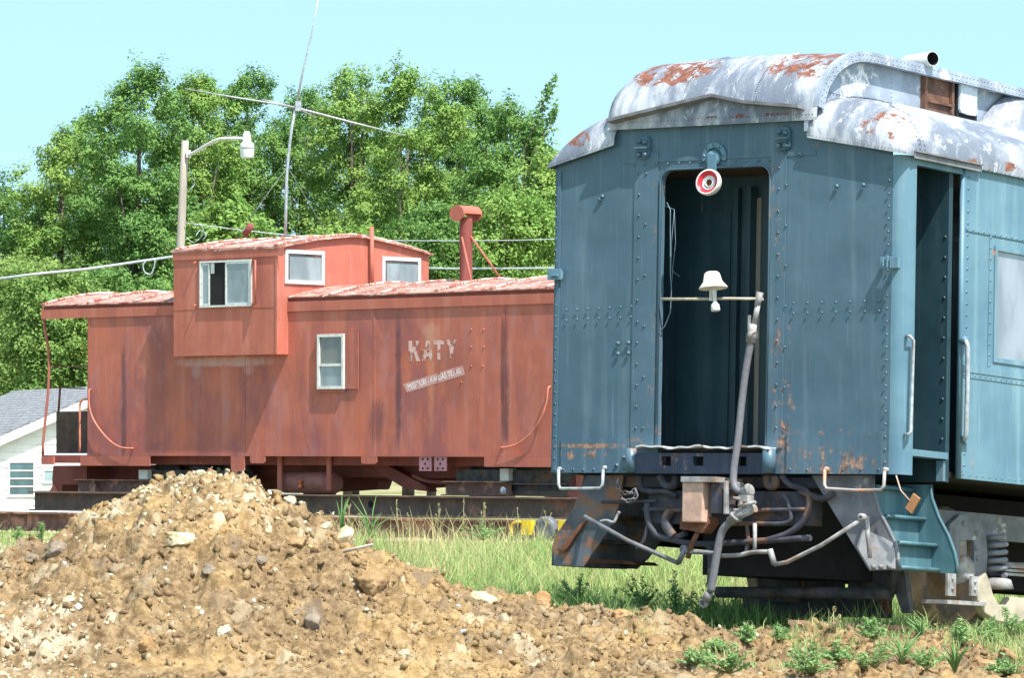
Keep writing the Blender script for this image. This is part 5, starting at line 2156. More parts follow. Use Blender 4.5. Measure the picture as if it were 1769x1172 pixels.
# green reflector dots and stencilled corner
m = MB(FC)
for (x, y, r) in ((420, 818, .05), (378, 812, .04)):
    p = c_(x, y, .28)
    m.lathe((p[0], .28, p[2]), (0, -1, 0), [(r, 0), (r * .6, .02), (0, .025)], 14)
m.build('reservoir_cap', plain('green_cap', (.1, .14, .09), .2, .6, 8), cab)

# ================================================================== steel beams under and before the caboose
MBEAM = plain('mill_brown_steel', (.12, .085, .07), .3, .65, 3, rust=(.2, .1, .07), rust_amt=.42)
MBEAM2 = plain('red_brown_steel', (.16, .085, .07), .3, .65, 3, rust=(.32, .17, .12), rust_amt=.45)


def ibeam(name, x0, x1, ytop, ybot, v, w, tf, mat, label, hole=None, xm=500, group='loose and supporting steel beams', pieces=None):
    m = MB(FC)
    zt, zb = c_(xm, ytop, v)[2], c_(xm, ybot, v)[2]
    u0, u1 = c_(x0, (ytop + ybot) / 2, v)[0], c_(x1, (ytop + ybot) / 2, v)[0]
    m.box((u0, v, zt - tf), (u1, v + w, zt))
    m.box((u0, v, zb), (u1, v + w, zb + tf))
    vw = v + w * .45
    if hole:
        hx, hy, hr = hole
        hc_ = c_(hx, hy, vw)
        seg = 20
        circ = [(hc_[0] - hr * math.cos(2 * math.pi * k / seg), vw, hc_[2] + hr * math.sin(2 * math.pi * k / seg)) for k in range(seg + 1)]
        z0_, z1_ = zb + tf, zt - tf
        um = hc_[0] + hr * 1.5
        poly = [(u0, vw, hc_[2]), (u0, vw, z0_), (um, vw, z0_), (um, vw, z1_), (u0, vw, z1_), (u0, vw, hc_[2])] + circ
        m.prism(poly, (0, .015, 0))
        m.box((um + .0001, vw, z0_), (u1, vw + .015, z1_))
    else:
        m.box((u0, vw, zb + tf), (u1, vw + .015, zt - tf))
    o = m.build(name, mat, None)
    tag(o, label, 'steel beam', group)
    return o, vw


bA, vwA = ibeam('steel_beam', 49, 1015, 855, 890, -.45, .3, .022, MBEAM, 'long dark steel beam with a round hole at its left end, directly under the caboose', (60, 869, .055), 500)
ibeam('steel_beam', -160, 1100, 888, 925, -1.05, .3, .03, MBEAM2, 'lowest long brown steel beam lying on the ground in front of the caboose', None, 200)
m = MB(FC)
hh = c_(640, 872, vwA - .003)
m.lathe((hh[0], vwA - .001, hh[2]), (0, -1, 0), [(.055, 0), (0, .001)], 18)
o = m.build('bolt_hole', M['black'], bA)
MT_ = worn_paint('rolled_mark', (.16, .12, .105), .6)
place_text('SSAHSITH  N120C', ((73, 875), (172, 876), (172, 864), (73, 863)), vwA - .002, MT_, 'rolled_lettering', bA)
ibeam('steel_beam', 126, 262, 829, 852, .15, .25, .016, MBEAM2, 'short steel channel propping up the left end of the caboose', None, 180)
m = MB(FC)
P = [c_(x, y, .16) for x, y in ((152, 850), (163, 832), (164, 850))]
m.prism(P, (0, .1, 0))
o = m.build('gusset', MBEAM2, None)
tag(o, 'small rusty gusset plate standing in the short steel channel at the left', 'gusset plate')
ibeam('steel_beam', 761, 874, 832, 857, .1, .25, .016, MBEAM2, 'short rust edged beam sitting on the long dark beam right of the perforated plates', None, 815)
ibeam('steel_beam', 876, 975, 836, 858, .2, .25, .016, MBEAM, 'short dark beam behind the round sticker, at the right end', None, 920)
for (x, y0, y1, lab) in ((246, 829, 812, 'white topped block under the left end of the caboose'), (870, 832, 810, 'white topped block under the right end of the caboose')):
    m = MB(FC)
    a, b = c_(x - 7, y0, .2), c_(x + 8, y1, .2)
    m.box((a[0], .2, a[2]), (b[0], .4, b[2]))
    o = m.build('support_block', M['white'], None, bevel=.01)
    tag(o, lab, 'support block', 'white blocks under the caboose')
m = MB(FC)
p = c_(869, 848, .05)
m.lathe((p[0], .05, p[2]), (0, -1, 0), [(.055, 0), (.055, .005), (0, .006)], 20)
st = m.build('sticker', M['white'], None)
tag(st, 'small round white sticker with blue and yellow, on the short beam', 'sticker')
m = MB(FC)
m.prism([(p[0] + .04 * math.cos(a), .0425, p[2] + .045 * math.sin(a)) for a in [-1.2 + i * .26 for i in range(10)]], (0, .001, 0))
m.build('blue_mark', plain('blue_mark', (.05, .12, .5), .1, .5, 5), st)
m = MB(FC)
m.prism([(p[0] + .045 * math.cos(a), .0425, p[2] - .0 + .05 * math.sin(a)) for a in [-2.6 + i * .2 for i in range(6)]], (0, .001, 0))
m.build('yellow_mark', M['yellow'], st)
# yellow wheeled jack under the beams
yv = -1.5
yt = thing('yellow_dolly', 'yellow steel dolly with a grey wheel half hidden in the grass under the beams', 'dolly', FC.P(*c_(930, 925, yv)))
m = MB(FC)
a, b = c_(901, 925, yv), c_(917, 900, yv)
m.box((a[0], yv, a[2]), (b[0], yv + .1, b[2]))
m.tube(spl([c_(884, 924, yv + .05), c_(884, 908, yv + .05), c_(892, 902, yv + .05), c_(899, 902, yv + .05)]), .018, 8)
a, b = c_(964, 918, yv), c_(985, 901, yv)
m.box((a[0], yv, a[2]), (b[0] + .5, yv + .1, b[2]))
m.build('dolly_frame', M['yellow'], yt)
m = MB(FC)
p = c_(940, 916, yv)
m.lathe((p[0], yv - .02, p[2]), (0, 1, 0), [(0, .02), (.06, .0), (.12, .02), (.17, .0), (.19, .03), (.19, .12), (0, .13)], 26)
m.build('wheel', M['tyre'], yt)

# ================================================================== white house at the left edge
HU = Vector((math.cos(.35), math.sin(.35), 0))
HV = Vector((-math.sin(.35), math.cos(.35), 0))
hp0 = at(190, 668, 88)
FH = Frame((hp0.x, hp0.y, 0), HU, HV, (0, 0, 1))
house = thing('house', 'white clapboard house with grey shingle roof behind the left end of the caboose', 'house', FH.P(0, 4, 0))
zrd = hp0.z
sl = .43
m = MB(FH)
half = 4.6
zev = zrd - sl * half
m.prism([(-half + .3, 0, .0), (half - .3, 0, .0), (half - .3, 0, zev + .05), (0, 0, zrd - .12), (-half + .3, 0, zev + .05)], (0, 9, 0))
r_ = 0
zc_ = .1
while zc_ < zrd - .2:
    uu = min(half - .3, (zrd - .14 - zc_) / sl)
    m.prism([(-uu, -.002, zc_), (-uu, -.022, zc_), (-uu, -.004, zc_ + .16)], (uu * 2, 0, 0))
    zc_ += .165


def siding():
    t = NT('white_siding', .6, .3)
    n = t.noise(2, 5, .6)
    return t.out(t.mix(t.rng(n, .3, .7), (.72, .72, .70), (.84, .84, .83)))


MSD = siding()
m.build('wall', MSD, house)
m = MB(FH)


def shingle():
    t = NT('grey_shingles', .9, .15)
    w = t.n('ShaderNodeTexWave', wave_type='BANDS', bands_direction='Z')
    w.inputs['Scale'].default_value = 5.2
    w.inputs['Distortion'].default_value = 1.2
    w.inputs['Detail'].default_value = 3
    t.link(t.co, w.inputs[0])
    n = t.noise(9, 5, .7)
    c = t.mix(t.rng(n, .35, .65), (.14, .15, .17), (.3, .31, .33))
    c = t.mix(t.math('MULTIPLY', t.rng(w.outputs['Fac'], .65, .95), .55), c, (.07, .075, .085))
    return t.out(c)


MSH = shingle()
for sgn in (-1, 1):
    m.prism([(0, -.25, zrd + .02), (sgn * (half + .25), -.25, zrd + .02 - sl * (half + .25)), (sgn * (half + .25), -.25, zrd - .05 - sl * (half + .25)), (0, -.25, zrd - .05)], (0, 9.5, 0))
m.build('roof', MSH, house)
m = MB(FH)
for sgn in (-1, 1):
    m.prism([(0, -.275, zrd - .03), (sgn * (half + .25), -.275, zrd - .03 - sl * (half + .25)), (sgn * (half + .25), -.275, zrd - .22 - sl * (half + .25)), (0, -.275, zrd - .22)], (0, .024, 0))
m.build('rake_board', M['white'], house)
MGH = glass('teal_window_glass', (.05, .1, .115))
for (x0, y0, x1, y1, nb) in ((16, 855, 57, 800, 3), (76, 832, 92, 814, 0)):
    a, b = FH.e(x0, y0, 0), FH.e(x1, y1, 0)
    m = MB(FH)
    frame_rect(m, lambda x, y, d: (x, -d, y), a[0] - .05, b[0] + .05, a[2] - .05, b[2] + .05, .05, .023, .05)
    for k in range(nb):
        z = a[2] + (b[2] - a[2]) * (k + 1) / (nb + 1)
        m.box((a[0], -.045, z - .015), (b[0], -.03, z + .015))
    w = m.build('window', M['white'], house)
    m = MB(FH)
    m.box((a[0], -.029, a[2]), (b[0], -.023, b[2]))
    m.build('pane', MGH if nb else glass('pale_teal_glass', (.28, .4, .42)), w)

# ================================================================== street lamp on a wooden pole, wires
YP = 76.0
pb, pt = at(303, 880, YP), at(320, 243, YP)
lampth = thing('street_lamp', 'white bell lamp on a curved arm at the top of a grey wooden pole', 'street lamp', (pb.x, pb.y, 0.1))
m = MB()
pole_pts = [at(306, 900, YP), at(309, 600, YP), at(312, 420, YP), at(316, 330, YP), at(320, 243, YP)]
m.tube(pole_pts, [.1, .085, .08, .075, .068], 14)
m.build('pole', M['wood'], lampth)
m = MB()
m.tube(spl([at(326, 268, YP - .1), at(340, 261, YP - .3), at(358, 250, YP - .6), at(378, 241, YP - .9), at(400, 239, YP - 1.2), at(420, 239, YP - 1.3)]), .032, 10)
m.box(tuple(at(322, 272, YP - .12)), tuple(at(330, 260, YP)))
m.build('arm', M['white'], lampth)
m = MB()
cc = at(426, 229, YP - 1.3)
m.lathe(cc, (0.03, 0, -1), [(.0, -.02), (.05, -.02), (.06, .0), (.06, .02), (.07, .03), (.075, .16), (.12, .2), (.135, .25), (.14, .3), (.12, .3)], 20)
hd = m.build('lamp_head', M['alu'], lampth)
m = MB()
m.lathe(cc, (0.03, 0, -1), [(.138, .27), (.12, .45), (.11, .47), (0, .475)], 20)
m.build('refractor', plain('milky_refractor', (.72, .78, .78), .08, .3, 10), hd)
m = MB()
m.tube(spl([at(326, 290, YP - .1), at(332, 305, YP - .1), at(336, 318, YP), at(326, 330, YP - .1)]), .008, 5)
m.tube(spl([at(322, 410, YP - .1), at(332, 418, YP - .1), at(345, 412, YP), at(352, 400, YP - .1), at(345, 388, YP - .1), at(335, 392, YP - .1)]), .008, 5)
m.tube(spl([at(350, 415, YP - .1), at(356, 406, YP - .1), at(346, 398, YP), at(338, 408, YP - .1)]), .009, 5)
m.build('cable_loop', M['galv'], lampth)
for (pts, r, lab, mt) in (
        ([at(-40, 487, 74), at(60, 474, 74), at(150, 465, 74.5), at(240, 452, 75), at(302, 443, 75.5), at(312, 441, 75.9)], .028, 'thick pale overhead cable running left from the wooden pole', 'galv'),
        ([at(320, 385, 75.9), at(420, 398, 76.5), at(520, 408, 77), at(650, 415, 78), at(820, 416, 80), at(960, 413, 82), at(1200, 400, 85)], .012, 'thin overhead wire crossing above the smoke stack top', 'galv'),
        ([at(320, 430, 75.9), at(500, 450, 77), at(735, 463, 79), at(850, 464, 81), at(960, 463, 82), at(1200, 458, 85)], .022, 'pale overhead cable low behind the smoke stack', 'galv')):
    m = MB()
    m.tube(spl(pts), r, 6)
    o = m.build('overhead_wire', M[mt], None)
    tag(o, lab, 'overhead wire', 'overhead wires')
m = MB()
m.tube(spl([at(251, 452, 75), at(247, 460, 75), at(250, 470, 75), at(260, 474, 75), at(266, 462, 75), at(268, 448, 75)]), .014, 5)
o = m.build('wire_loop', M['galv'], None)
tag(o, 'drooping loop of wire hanging from the thick pale cable', 'wire loop')

# ================================================================== radio antenna
YA = 64.5
ant = thing('radio_antenna', 'tall thin bent metal antenna mast with long crossing rods above the caboose cupola', 'antenna', at(493, 404, YA))
m = MB()
m.tube([at(493, 412, YA), at(494, 360, YA), at(495, 310, YA), at(498, 270, YA), at(504, 220, YA), at(512, 180, YA)], .024, 8)
m.tube([at(512, 180, YA), at(524, 120, YA), at(538, 60, YA), at(553, -20, YA)], [.02, .016, .012, .01], 8)
m.build('mast', M['galv'], ant)
m = MB()
m.tube([at(320, 153, YA), at(400, 167, YA), at(470, 178, YA), at(516, 187, YA), at(600, 209, YA), at(700, 234, YA)], [.009, .013, .015, .017, .014, .009], 8)
m.build('crossing_rod', M['galv'], ant)
m = MB()
m.tube([at(452, 171, YA - .3), at(515, 187, YA), at(545, 203, YA + .3)], .01, 6)
m.build('short_rod', M['galv'], ant)
m = MB()
a = at(515, 186, YA)
m.box((a.x - .04, a.y - .05, a.z - .05), (a.x + .05, a.y + .05, a.z + .1))
m.build('clamp', M['galv'], ant)
for (x1, y1) in ((408, 408), (562, 400)):
    m = MB()
    m.tube([at(497, 288, YA), at(x1, y1, YA - .5)], .004, 5)
    m.build('guy_wire', M['grey_iron'], ant)
# ================================================================== trees behind the caboose
ML_A = leaf_mat('bright_leaves', (.14, .28, .06), (.21, .37, .09), (.32, .44, .115))
ML_B = leaf_mat('mid_leaves', (.10, .22, .065), (.15, .30, .085), (.22, .36, .09))
ML_C = leaf_mat('yellowish_leaves', (.14, .265, .065), (.20, .34, .09), (.31, .41, .12))


def tree(label, px, top, hw, bot, Y, mat, n_leaf, spikes=3, seed=0, lobe_r=(.55, 1.0), lean=0.0, gap=0.0, leaf=.108):
    """px: centre column, top and bot: pixel rows of the crown, hw: half width in pixels, Y: distance"""
    r_ = np.random.default_rng(seed)
    s = Y / F
    g = at(px, 880, Y)
    gz = .2
    cx, R = g.x, hw * s
    zt, zb_ = at(px, top, Y).z, at(px, bot, Y).z
    th = thing('tree', label, 'tree', (cx, Y, gz), 'leafy trees behind the caboose')
    H = zt - gz
    hgt = zt - zb_
    lobes = []
    n_l = int(70 + hgt * R * 2.6)
    tries = 0
    while len(lobes) < n_l and tries < 4000:
        tries += 1
        h = r_.random()
        w = (math.sin(math.pi * min(1, (.09 + h * .91)) ** .9) ** .55) if h > .5 else 1.0 - .15 * (1 - h)
        w = min(1.0, 2.3 * (1 - h) ** .5) if h > .45 else 1.0
        a = r_.uniform(0, 6.283)
        rr = R * w * r_.uniform(.15, 1.0) ** .6
        p = np.array([cx + lean * h + rr * math.cos(a), Y + rr * 1.0 * math.sin(a), zb_ + h * (hgt - .5)])
        lr = r_.uniform(*lobe_r) * (.62 + .4 * (1 - h))
        if any(np.linalg.norm(p - q[0]) < .30 * (lr + q[1]) for q in lobes): continue
        lobes.append((p, lr, np.array([1, 1, r_.uniform(.6, .9)])))
    for k in range(spikes):
        a = r_.uniform(-.6, .6)
        lobes.append((np.array([cx + lean + a * R, Y + r_.uniform(-.4, .4) * R, zt - r_.uniform(.25, .9) - abs(a) * .9]), r_.uniform(.3, .45), np.array([.75, .75, 1.9])))
    zt_off = 0
    C, N, T = [], [], []
    wts = np.array([q[1] ** 2 for q in lobes]); wts /= wts.sum()
    for (c, lr, sc), w in zip(lobes, wts):
        n = int(n_leaf * w)
        # each lobe is a bunch of leafy twigs
        nt = max(6, int(n / 26))
        d = r_.normal(size=(nt, 3)); d[:, 2] += .25
        d /= np.linalg.norm(d, axis=1)[:, None]
        tips = d * lr * sc * r_.uniform(.55, 1.12, (nt, 1))
        k = r_.integers(nt, size=n)
        t = r_.uniform(.35, 1.05, (n, 1))
        p = tips[k] * t + r_.normal(0, .085, (n, 3))
        C.append(c + p)
        nn = d[k] * .8 + r_.normal(0, .36, (n, 3)) + np.array([0, -.1, .55])
        N.append(nn / np.linalg.norm(nn, axis=1)[:, None])
        T.append(np.repeat(r_.random(n) * .25 + (r_.random(nt) * .75)[k], 4))
    C, N, T = np.concatenate(C), np.concatenate(N), np.concatenate(T)
    V, Q = leaves(C, N, r_.uniform(.7, 1.25, len(C)) * leaf, r_.uniform(.45, .7, len(C)) * leaf)
    np_mesh('crown', V, Q, mat, th, th.location, attr=T)
    m = MB()
    base = Vector((cx, Y, gz - .1))
    tp = [base, base + Vector((.05 * R, 0, H * .3)), base + Vector((-.05 * R + lean * .5, 0, H * .6)), base + Vector((lean, 0, H * .85))]
    m.tube(tp, [.012 * H + .04, .009 * H + .03, .006 * H, .02], 10)
    for q in range(min(16, len(lobes))):
        c = lobes[q][0]
        h0 = max(.18, min(.75, (c[2] - gz) / H - .28))
        seg = h0 / .3 if h0 < .3 else (1 + (h0 - .3) / .3 if h0 < .6 else 2 + (h0 - .6) / .25)
        i = min(2, int(seg))
        st_ = tp[i].lerp(tp[i + 1], min(1, seg - i))
        mid = st_.lerp(Vector(c), .5) + Vector((0, 0, -.15))
        m.tube([st_, mid, Vector(c)], [.008 * H * .9, .05, .015], 6)
    m.build('trunk', M['trunk'], th)


TREES = [
    ('dark tree at the far left edge of the picture', 12, 300, 60, 640, 118, ML_B, 9000, 3, {}),
    ('yellow green small tree low at the left edge', 25, 420, 85, 700, 108, ML_C, 9000, 2, {}),
    ('bright tree stepping up from the left edge', 108, 205, 70, 660, 116, ML_A, 15000, 4, {}),
    ('leafy tree between the left step of the skyline and the lamp pole', 175, 165, 70, 680, 121, ML_B, 14000, 3, {}),
    ('tall tree with several upright tips left of the lamp pole', 240, 97, 72, 640, 114, ML_B, 19000, 6, {}),
    ('bright tree right behind the wooden lamp pole', 338, 108, 66, 620, 117, ML_A, 17000, 4, {}),
    ('dark topped tree just right of the lamp head', 432, 103, 62, 600, 122, ML_B, 15000, 3, {}),
    ('tree behind the antenna mast', 525, 132, 52, 560, 124, ML_B, 7500, 4, {}),
    ('tallest pointed tree right of the antenna', 610, 98, 62, 560, 119, ML_A, 13000, 3, {}),
    ('broad bright tree under the right end of the antenna rod', 705, 104, 78, 620, 115, ML_A, 20000, 5, {}),
    ('dense tree behind the smoke stack', 800, 118, 72, 640, 120, ML_B, 17000, 4, {}),
    ('blue green tree left of the passenger car', 880, 165, 74, 660, 113, ML_B, 18000, 5, {}),
    ('tree half hidden behind the passenger car', 950, 240, 58, 660, 109, ML_A, 12000, 3, {}),
    ('low bright bush tree beyond the cupola roof', 600, 372, 62, 560, 100, ML_A, 6500, 3, dict(leaf=.12)),
    ('low bright tree in front of the others beside the lamp pole', 395, 330, 58, 560, 101, ML_A, 7500, 2, dict(leaf=.14)),
    ('low yellowish tree above the caboose end platform', 80, 430, 75, 700, 103, ML_C, 10000, 2, {}),
    ('low green tree behind the left roof of the caboose', 185, 440, 75, 700, 106, ML_B, 10000, 2, {}),
    ('low leafy tree between smoke stack and passenger car', 880, 300, 70, 620, 102, ML_A, 11000, 3, {}),
    ('small tree behind the right cupola window', 745, 330, 62, 620, 107, ML_B, 8500, 2, {}),
]
TREES += [
    ('dark tree in the back row at the left of the skyline', 150, 235, 90, 760, 131, ML_B, 6500, 1, {}),
    ('dark tree in the back row behind the lamp pole', 300, 170, 95, 760, 133, ML_B, 8000, 1, {}),
    ('dark tree in the back row behind the antenna', 470, 185, 95, 760, 134, ML_B, 8000, 1, {}),
    ('dark tree in the back row behind the cupola end', 660, 190, 95, 760, 132, ML_B, 8000, 1, {}),
    ('dark tree in the back row behind the smoke stack', 830, 200, 95, 760, 134, ML_B, 8000, 1, {}),
    ('dark low tree in the back row at the far left edge', 20, 350, 80, 760, 130, ML_B, 5000, 1, {}),
]
for k, (lab, px, top, hw, bot, Y, mt, n, sp_, kw) in enumerate(TREES):
    tree(lab, px, top, hw * 1.22, bot, Y, mt, int(n * 3.1), sp_, 50 + k, **kw)
# two long bare-ish leafy shoots against the sky beside the car
for (x0, y0, x1, y1, lab) in ((905, 260, 958, 132, 'longer'), (925, 260, 962, 182, 'shorter')):
    s0, s1 = at(x0, y0, 112), at(x1, y1, 112)
    th = thing('sapling', lab + ' leafy shoot sticking up against the sky left of the passenger car', 'sapling', (s0.x, s0.y, .2))
    m = MB()
    m.tube([Vector((s0.x - .3, s0.y, .2)), s0, s1], [.06, .03, .01], 6)
    m.build('stem', M['trunk'], th)
    C = []
    for k in range(260 if lab == 'longer' else 150):
        t = RNG.random() ** .8
        p = s0.lerp(s1, t)
        C.append([p.x + RNG.normal(0, .05 + .12 * (1 - t)), p.y + RNG.normal(0, .08), p.z + RNG.normal(0, .08)])
    C = np.array(C)
    N = RNG.normal(size=(len(C), 3)) + [0, -.3, .6]
    N /= np.linalg.norm(N, axis=1)[:, None]
    V, Q = leaves(C, N, np.full(len(C), .16), np.full(len(C), .08))
    np_mesh('foliage', V, Q, ML_B, th, th.location, attr=np.repeat(RNG.random(len(C)), 4))


# ================================================================== grass and weeds
def blade_field(name, n, region, hmin, hmax, w, mat, label, seed, lean=.35, hpow=1.5, zfun=None, clump=None):
    r_ = np.random.default_rng(seed)
    P = region(r_, n)
    n = len(P)
    z = ground_z(P[:, 0], P[:, 1]) if zfun is None else zfun(P[:, 0], P[:, 1])
    h = hmin + (hmax - hmin) * r_.random(n) ** hpow
    if clump is not None:
        h *= .22 + 1.35 * (.7 * vnoise(P[:, 0] * clump, P[:, 1] * clump * .6, seed) + .3 * vnoise(P[:, 0] * clump * 4, P[:, 1] * clump * 3, seed + 5)) ** 1.3
    a = r_.uniform(0, 6.283, n)
    ln = r_.uniform(.05, lean, n) * h * 1.6
    d = np.stack([np.cos(a), np.sin(a), np.zeros(n)], 1)
    b = r_.uniform(0, 6.283, n)
    sd_ = np.stack([np.cos(b), np.sin(b), np.zeros(n)], 1) * (w * r_.uniform(.6, 1.4, n))[:, None]
    base = np.stack([P[:, 0], P[:, 1], z - .02], 1)
    up = np.array([0, 0, 1.0])
    m1 = base + d * (ln * .25)[:, None] + up * (h * .55)[:, None]
    tip = base + d * ln[:, None] + up * (h * r_.uniform(.75, 1, n))[:, None]
    V = np.stack([base - sd_, base + sd_, m1 + sd_ * .8, m1 - sd_ * .8, tip + sd_ * .12, tip - sd_ * .12], 1).reshape(-1, 3)
    i = np.arange(n) * 6
    Q = np.concatenate([np.stack([i, i + 1, i + 2, i + 3], 1), np.stack([i + 3, i + 2, i + 4, i + 5], 1)])
    o = np_mesh(name, V, Q, mat, attr=np.repeat(r_.random(n), 6))
    tag(o, label, 'grass', kind='stuff')
    return o


def patchy(px0, px1, Y0, Y1, thr, seed, sx=2.3, sy=1.6, powr=1.0):
    def f(r_, n):
        P = wedge(px0, px1, Y0, Y1, powr)(r_, n * 4)
        k = vnoise(P[:, 0] * sx, P[:, 1] * sy, seed) + .25 * vnoise(P[:, 0] * 9, P[:, 1] * 6, seed + 1) > thr
        return P[k][:n]
    return f


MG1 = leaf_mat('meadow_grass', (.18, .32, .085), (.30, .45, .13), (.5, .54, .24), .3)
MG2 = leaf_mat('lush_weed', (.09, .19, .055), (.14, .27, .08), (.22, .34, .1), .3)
MG3 = leaf_mat('straw_grass', (.4, .36, .17), (.5, .44, .24), (.6, .5, .28), .25)


def wedge(px0, px1, Y0, Y1, powr=1.0):
    def f(r_, n):
        Y = Y0 + (Y1 - Y0) * r_.random(n) ** powr
        px = r_.uniform(px0, px1, n)
        return np.stack([(px - CX) / F * Y, Y], 1)
    return f


blade_field('meadow_grass', 62000, patchy(500, 1800, 31, 54, .5, 63, 1.3, .5, 1.3), .07, .5, .005, MG1, 'bright green and yellow grass between the heap and the caboose', 1, clump=1.1)
blade_field('dry_grass', 17000, patchy(480, 1350, 33, 61, .5, 71, .8, .4), .1, .42, .004, MG3, 'dry straw coloured grass mixed into the green', 2, clump=.8)
blade_field('seed_stalks', 1500, patchy(560, 1250, 38, 55, .6, 91, 1.2, .7), .3, .7, .0045, MG3, 'scattered tall dry seed stalks in the meadow', 12, lean=.3)
blade_field('tall_tufts', 9000, patchy(560, 1300, 32, 52, .62, 95, 1.6, .8), .2, .6, .0055, MG1, 'taller ragged tufts in the meadow', 13, lean=.6)
blade_field('left_grass', 7000, wedge(-300, 560, 48, 63), .05, .25, .006, MG1, 'short grass on the gravel at the left', 3, clump=1.5)
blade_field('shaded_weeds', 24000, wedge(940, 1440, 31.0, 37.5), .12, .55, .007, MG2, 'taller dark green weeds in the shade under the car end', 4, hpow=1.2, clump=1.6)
blade_field('trackside_weeds', 7000, wedge(1380, 1900, 29.4, 31), .04, .12, .006, MG1, 'grass growing along the near rail', 5, clump=2.0)


def gravel(name, n, region, mat, label, seed, r0=.012, r1=.045):
    o = scatter(name, n, r0, r1, mat, region, seed, 1, lambda x, y: float(ground_z(x, y)) - .02)
    tag(o, label, 'gravel', kind='stuff')


def reg_grav(r_):
    Y = r_.uniform(44, 66)
    return ((r_.uniform(-250, 480) - CX) / F * Y, Y)


def reg_bal(r_):
    v = r_.uniform(-1.5, 8)
    u = r_.uniform(-.2, 3.8)
    p = FB.P(u, v, 0)
    return p.x, p.y


gravel('pale_gravel', 9000, reg_grav, SM['pale'], 'pale gravel on the ground before the beams at the left', 31)
gravel('ballast', 5000, reg_bal, SM['brown'], 'stones of the ballast under the blue car', 33)


def hzv(x, y):
    i = np.clip(((x - GX0) / GS).astype(int), 0, HZ.shape[1] - 1)
    j = np.clip(((y - GY0) / GS).astype(int), 0, HZ.shape[0] - 1)
    return HZ[j, i]


MG5 = leaf_mat('pale_fresh_grass', (.20, .34, .10), (.32, .46, .16), (.5, .52, .26), .3)
blade_field('near_weeds', 6500, patchy(1370, 1850, 26.3, 30.2, .62, 8), .03, .20, .0032, MG5, 'ragged low grass over the soil at the lower right', 6, lean=.6, zfun=hzv)
blade_field('bank_grass', 1500, patchy(1080, 1380, 26.3, 29.5, .78, 18), .02, .13, .003, MG5, 'thin young grass on the bank below the hoses', 7, lean=.6, zfun=hzv)
blade_field('heap_edge_grass', 9000, patchy(600, 1100, 29.4, 33.0, .5, 28), .08, .42, .004, MG1, 'ragged weeds growing up against the back of the heap', 9, lean=.5)


# ---- individual plants
def weed(px, py, hpx, wpx, kind, label, seed, Yv=None, name='weed_plant', cat='weed'):
    r_ = np.random.default_rng(seed)
    if Yv is None:
        d = ray(px, py); Y = 24.5
        while Y < 31:
            p = CAM + d * (Y / d.y)
            if p.z <= hz(p.x, p.y): break
            Y += .01
        gz = hz(p.x, p.y)
    else:
        Y = Yv
        p = at(px, py, Y)
        gz = p.z
    H, R = hpx * Y / F, wpx * Y / F / 2
    th = thing(name, label, cat, (p.x, p.y, gz))
    st = MB()
    C, N, AX, L = [], [], [], []
    ns = {'bushy': 26, 'feathery': 11, 'blades': 0, 'seed': 5}[kind]
    for k in range(ns):
        a = r_.uniform(0, 6.28)
        rr = R * r_.uniform(.1, 1.15)
        h = H * r_.uniform(.3, 1) * (1 - .45 * rr / R)
        if kind == 'seed': rr *= .5
        b = Vector((p.x, p.y, gz))
        t = b + Vector((rr * math.cos(a), rr * math.sin(a), h))
        mid = b.lerp(t, .5) + Vector((0, 0, h * .12))
        st.tube([b, mid, t], [.004, .003, .0015], 5)
        nl = {'bushy': 26, 'feathery': 50, 'seed': 16}[kind]
        for q in range(nl):
            f = r_.uniform(.25 if kind != 'seed' else .8, 1)
            c = (b.lerp(mid, f * 2) if f < .5 else mid.lerp(t, f * 2 - 1))
            ax = r_.normal(size=3); ax[2] = abs(ax[2]) * (.3 if kind == 'bushy' else 1)
            ax /= np.linalg.norm(ax)
            l = {'bushy': .032, 'feathery': .042, 'seed': .022}[kind] * r_.uniform(.6, 1.3)
            C.append(np.array(c) + ax * l * .5); AX.append(ax); L.append(l)
            n_ = r_.normal(size=3); n_[2] += 1.0
            N.append(n_ / np.linalg.norm(n_))
    if ns:
        st.build('stem', plain('weed_stem', (.25, .27, .12), .2, .7, 10) if kind != 'seed' else M_STR, th)
        C, N, AX, L = map(np.array, (C, N, AX, L))
        wd = {'bushy': .42, 'feathery': .22, 'seed': .45}[kind]
        V, Q = leaves(C, N, L, L * wd, AX)
        np_mesh('foliage', V, Q, {'bushy': MG4 if Yv is None or py < 1000 else MG2, 'feathery': MG4, 'seed': MG3}[kind], th, th.location, attr=np.repeat(r_.random(len(C)), 4))
    if kind == 'blades':
        m = MB()
        for k in range(9):
            a = r_.uniform(0, 6.28)
            rr = R * r_.uniform(.3, 1)
            h = H * r_.uniform(.5, 1)
            b = Vector((p.x, p.y, gz))
            pts = [b, b + Vector((rr * .35 * math.cos(a), rr * .35 * math.sin(a), h * .6)), b + Vector((rr * math.cos(a), rr * math.sin(a), h))]
            m.tube(pts, [.006, .008, .001], 4)
        m.build('blade', MG4, th)


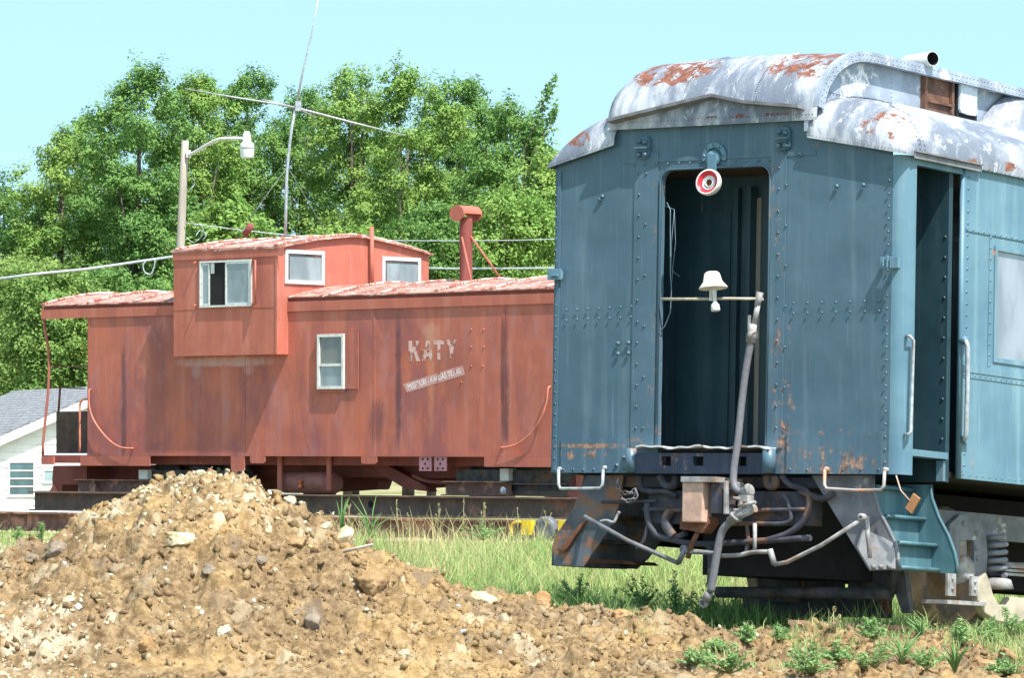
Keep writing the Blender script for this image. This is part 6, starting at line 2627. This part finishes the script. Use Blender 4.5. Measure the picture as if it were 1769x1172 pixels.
M_STR = plain('straw_stem', (.45, .38, .22), .2, .8, 10)
MG4 = leaf_mat('fresh_weed', (.15, .31, .10), (.26, .43, .16), (.38, .5, .22), .3)
WEEDS = [
    (1262, 1165, 62, 110, 'bushy', 'leafy green weed at the bottom edge in front of the hoses'),
    (1200, 1150, 34, 80, 'bushy', 'low weed left of the leafy weed at the bottom edge'),
    (1290, 1120, 46, 46, 'bushy', 'upright weed above the leafy weed at the bottom edge'),
    (1235, 1128, 26, 60, 'feathery', 'thin tuft on the bank just under the hanging hose'),
    (1400, 1170, 70, 90, 'bushy', 'round leafed weed at the bottom edge under the near rail end'),
    (1500, 1165, 80, 110, 'feathery', 'feathery weed at the bottom edge right of centre of the blue car'),
    (1505, 1105, 46, 50, 'bushy', 'small bluish weed growing against the near rail'),
    (1560, 1150, 60, 90, 'blades', 'clump of grass blades in front of the wheel'),
    (1650, 1165, 64, 100, 'blades', 'clump of grass blades near the lower right corner'),
    (1660, 1116, 44, 60, 'feathery', 'feathery weed rising in front of the wheel'),
    (1625, 1110, 46, 60, 'seed', 'dry seed stalk beside the wheel'),
    (1745, 1112, 70, 80, 'feathery', 'tall feathery weed at the right edge under the spring'),
    (1715, 1112, 50, 60, 'feathery', 'lower feathery weed left of the tall one at the right edge'),
    (1590, 1105, 40, 60, 'blades', 'grass tuft on the rail below the steps'),
    (1440, 1100, 64, 60, 'seed', 'thin branching seed stalks over the rail end'),
    (1345, 1110, 30, 70, 'feathery', 'small tuft between the bank and the rail end'),
    (1445, 1150, 40, 80, 'bushy', 'low weed between the two weeds at the bottom edge'),
    (1600, 1168, 40, 90, 'feathery', 'low feathery weed at the bottom edge under the steps'),
    (1740, 1168, 40, 80, 'bushy', 'low weed in the lower right corner'),
]
for k, (x, y, h, w_, kd, lab) in enumerate(WEEDS):
    weed(x, y, h, w_, kd, lab, 300 + k)
for k, (x, y, h, w_, kd, lab, Y) in enumerate([
    (640, 935, 85, 90, 'blades', 'long green blades at the right foot of the heap crest', 52),
    (590, 925, 80, 40, 'blades', 'two long blades leaning left by the cream rock', 50),
    (602, 915, 62, 24, 'seed', 'first tall seed head right of the cream rock', 54),
    (622, 915, 48, 20, 'seed', 'seed head next to the first tall one', 54),
    (686, 915, 60, 24, 'seed', 'seed head over the dark hole of the beam', 55),
    (757, 912, 62, 24, 'seed', 'upright seed head in the middle of the beam', 56),
    (800, 915, 56, 40, 'seed', 'drooping seed heads right of the upright one', 56),
    (835, 915, 58, 24, 'seed', 'leaning seed head left of the yellow dolly', 56),
    (895, 915, 50, 30, 'seed', 'short seed head at the yellow dolly', 56),
    (945, 915, 50, 30, 'seed', 'seed head beside the rusty steps', 56),
    (705, 925, 45, 30, 'seed', 'low seed heads in front of the beam', 52),
    (835, 935, 42, 90, 'bushy', 'leafy green weed left of the yellow dolly', 50),
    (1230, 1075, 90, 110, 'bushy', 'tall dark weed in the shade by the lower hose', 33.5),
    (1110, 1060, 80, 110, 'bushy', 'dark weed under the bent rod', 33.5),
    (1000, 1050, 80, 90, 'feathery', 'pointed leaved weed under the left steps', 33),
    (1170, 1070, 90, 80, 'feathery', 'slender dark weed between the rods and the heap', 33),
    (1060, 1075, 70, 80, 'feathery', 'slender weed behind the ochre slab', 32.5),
    (40, 958, 26, 60, 'bushy', 'small green weed on the gravel at the left edge', 57),
    (72, 940, 60, 24, 'feathery', 'thin yellowish weed before the beam at the left', 57),
    (30, 935, 30, 24, 'feathery', 'tiny weed before the beam near the left edge', 57),
]):
    weed(x, y, h, w_, kd, lab, 400 + k, Y)
# a weathered stick lying on the heap
m = MB()
m.tube([at(570, 962, 27.9), at(600, 952, 27.75), at(645, 941, 27.7)], [.006, .012, .009], 6)
o = m.build('stick', M['wood'], None)
tag(o, 'weathered grey stick lying on the right side of the heap', 'stick')
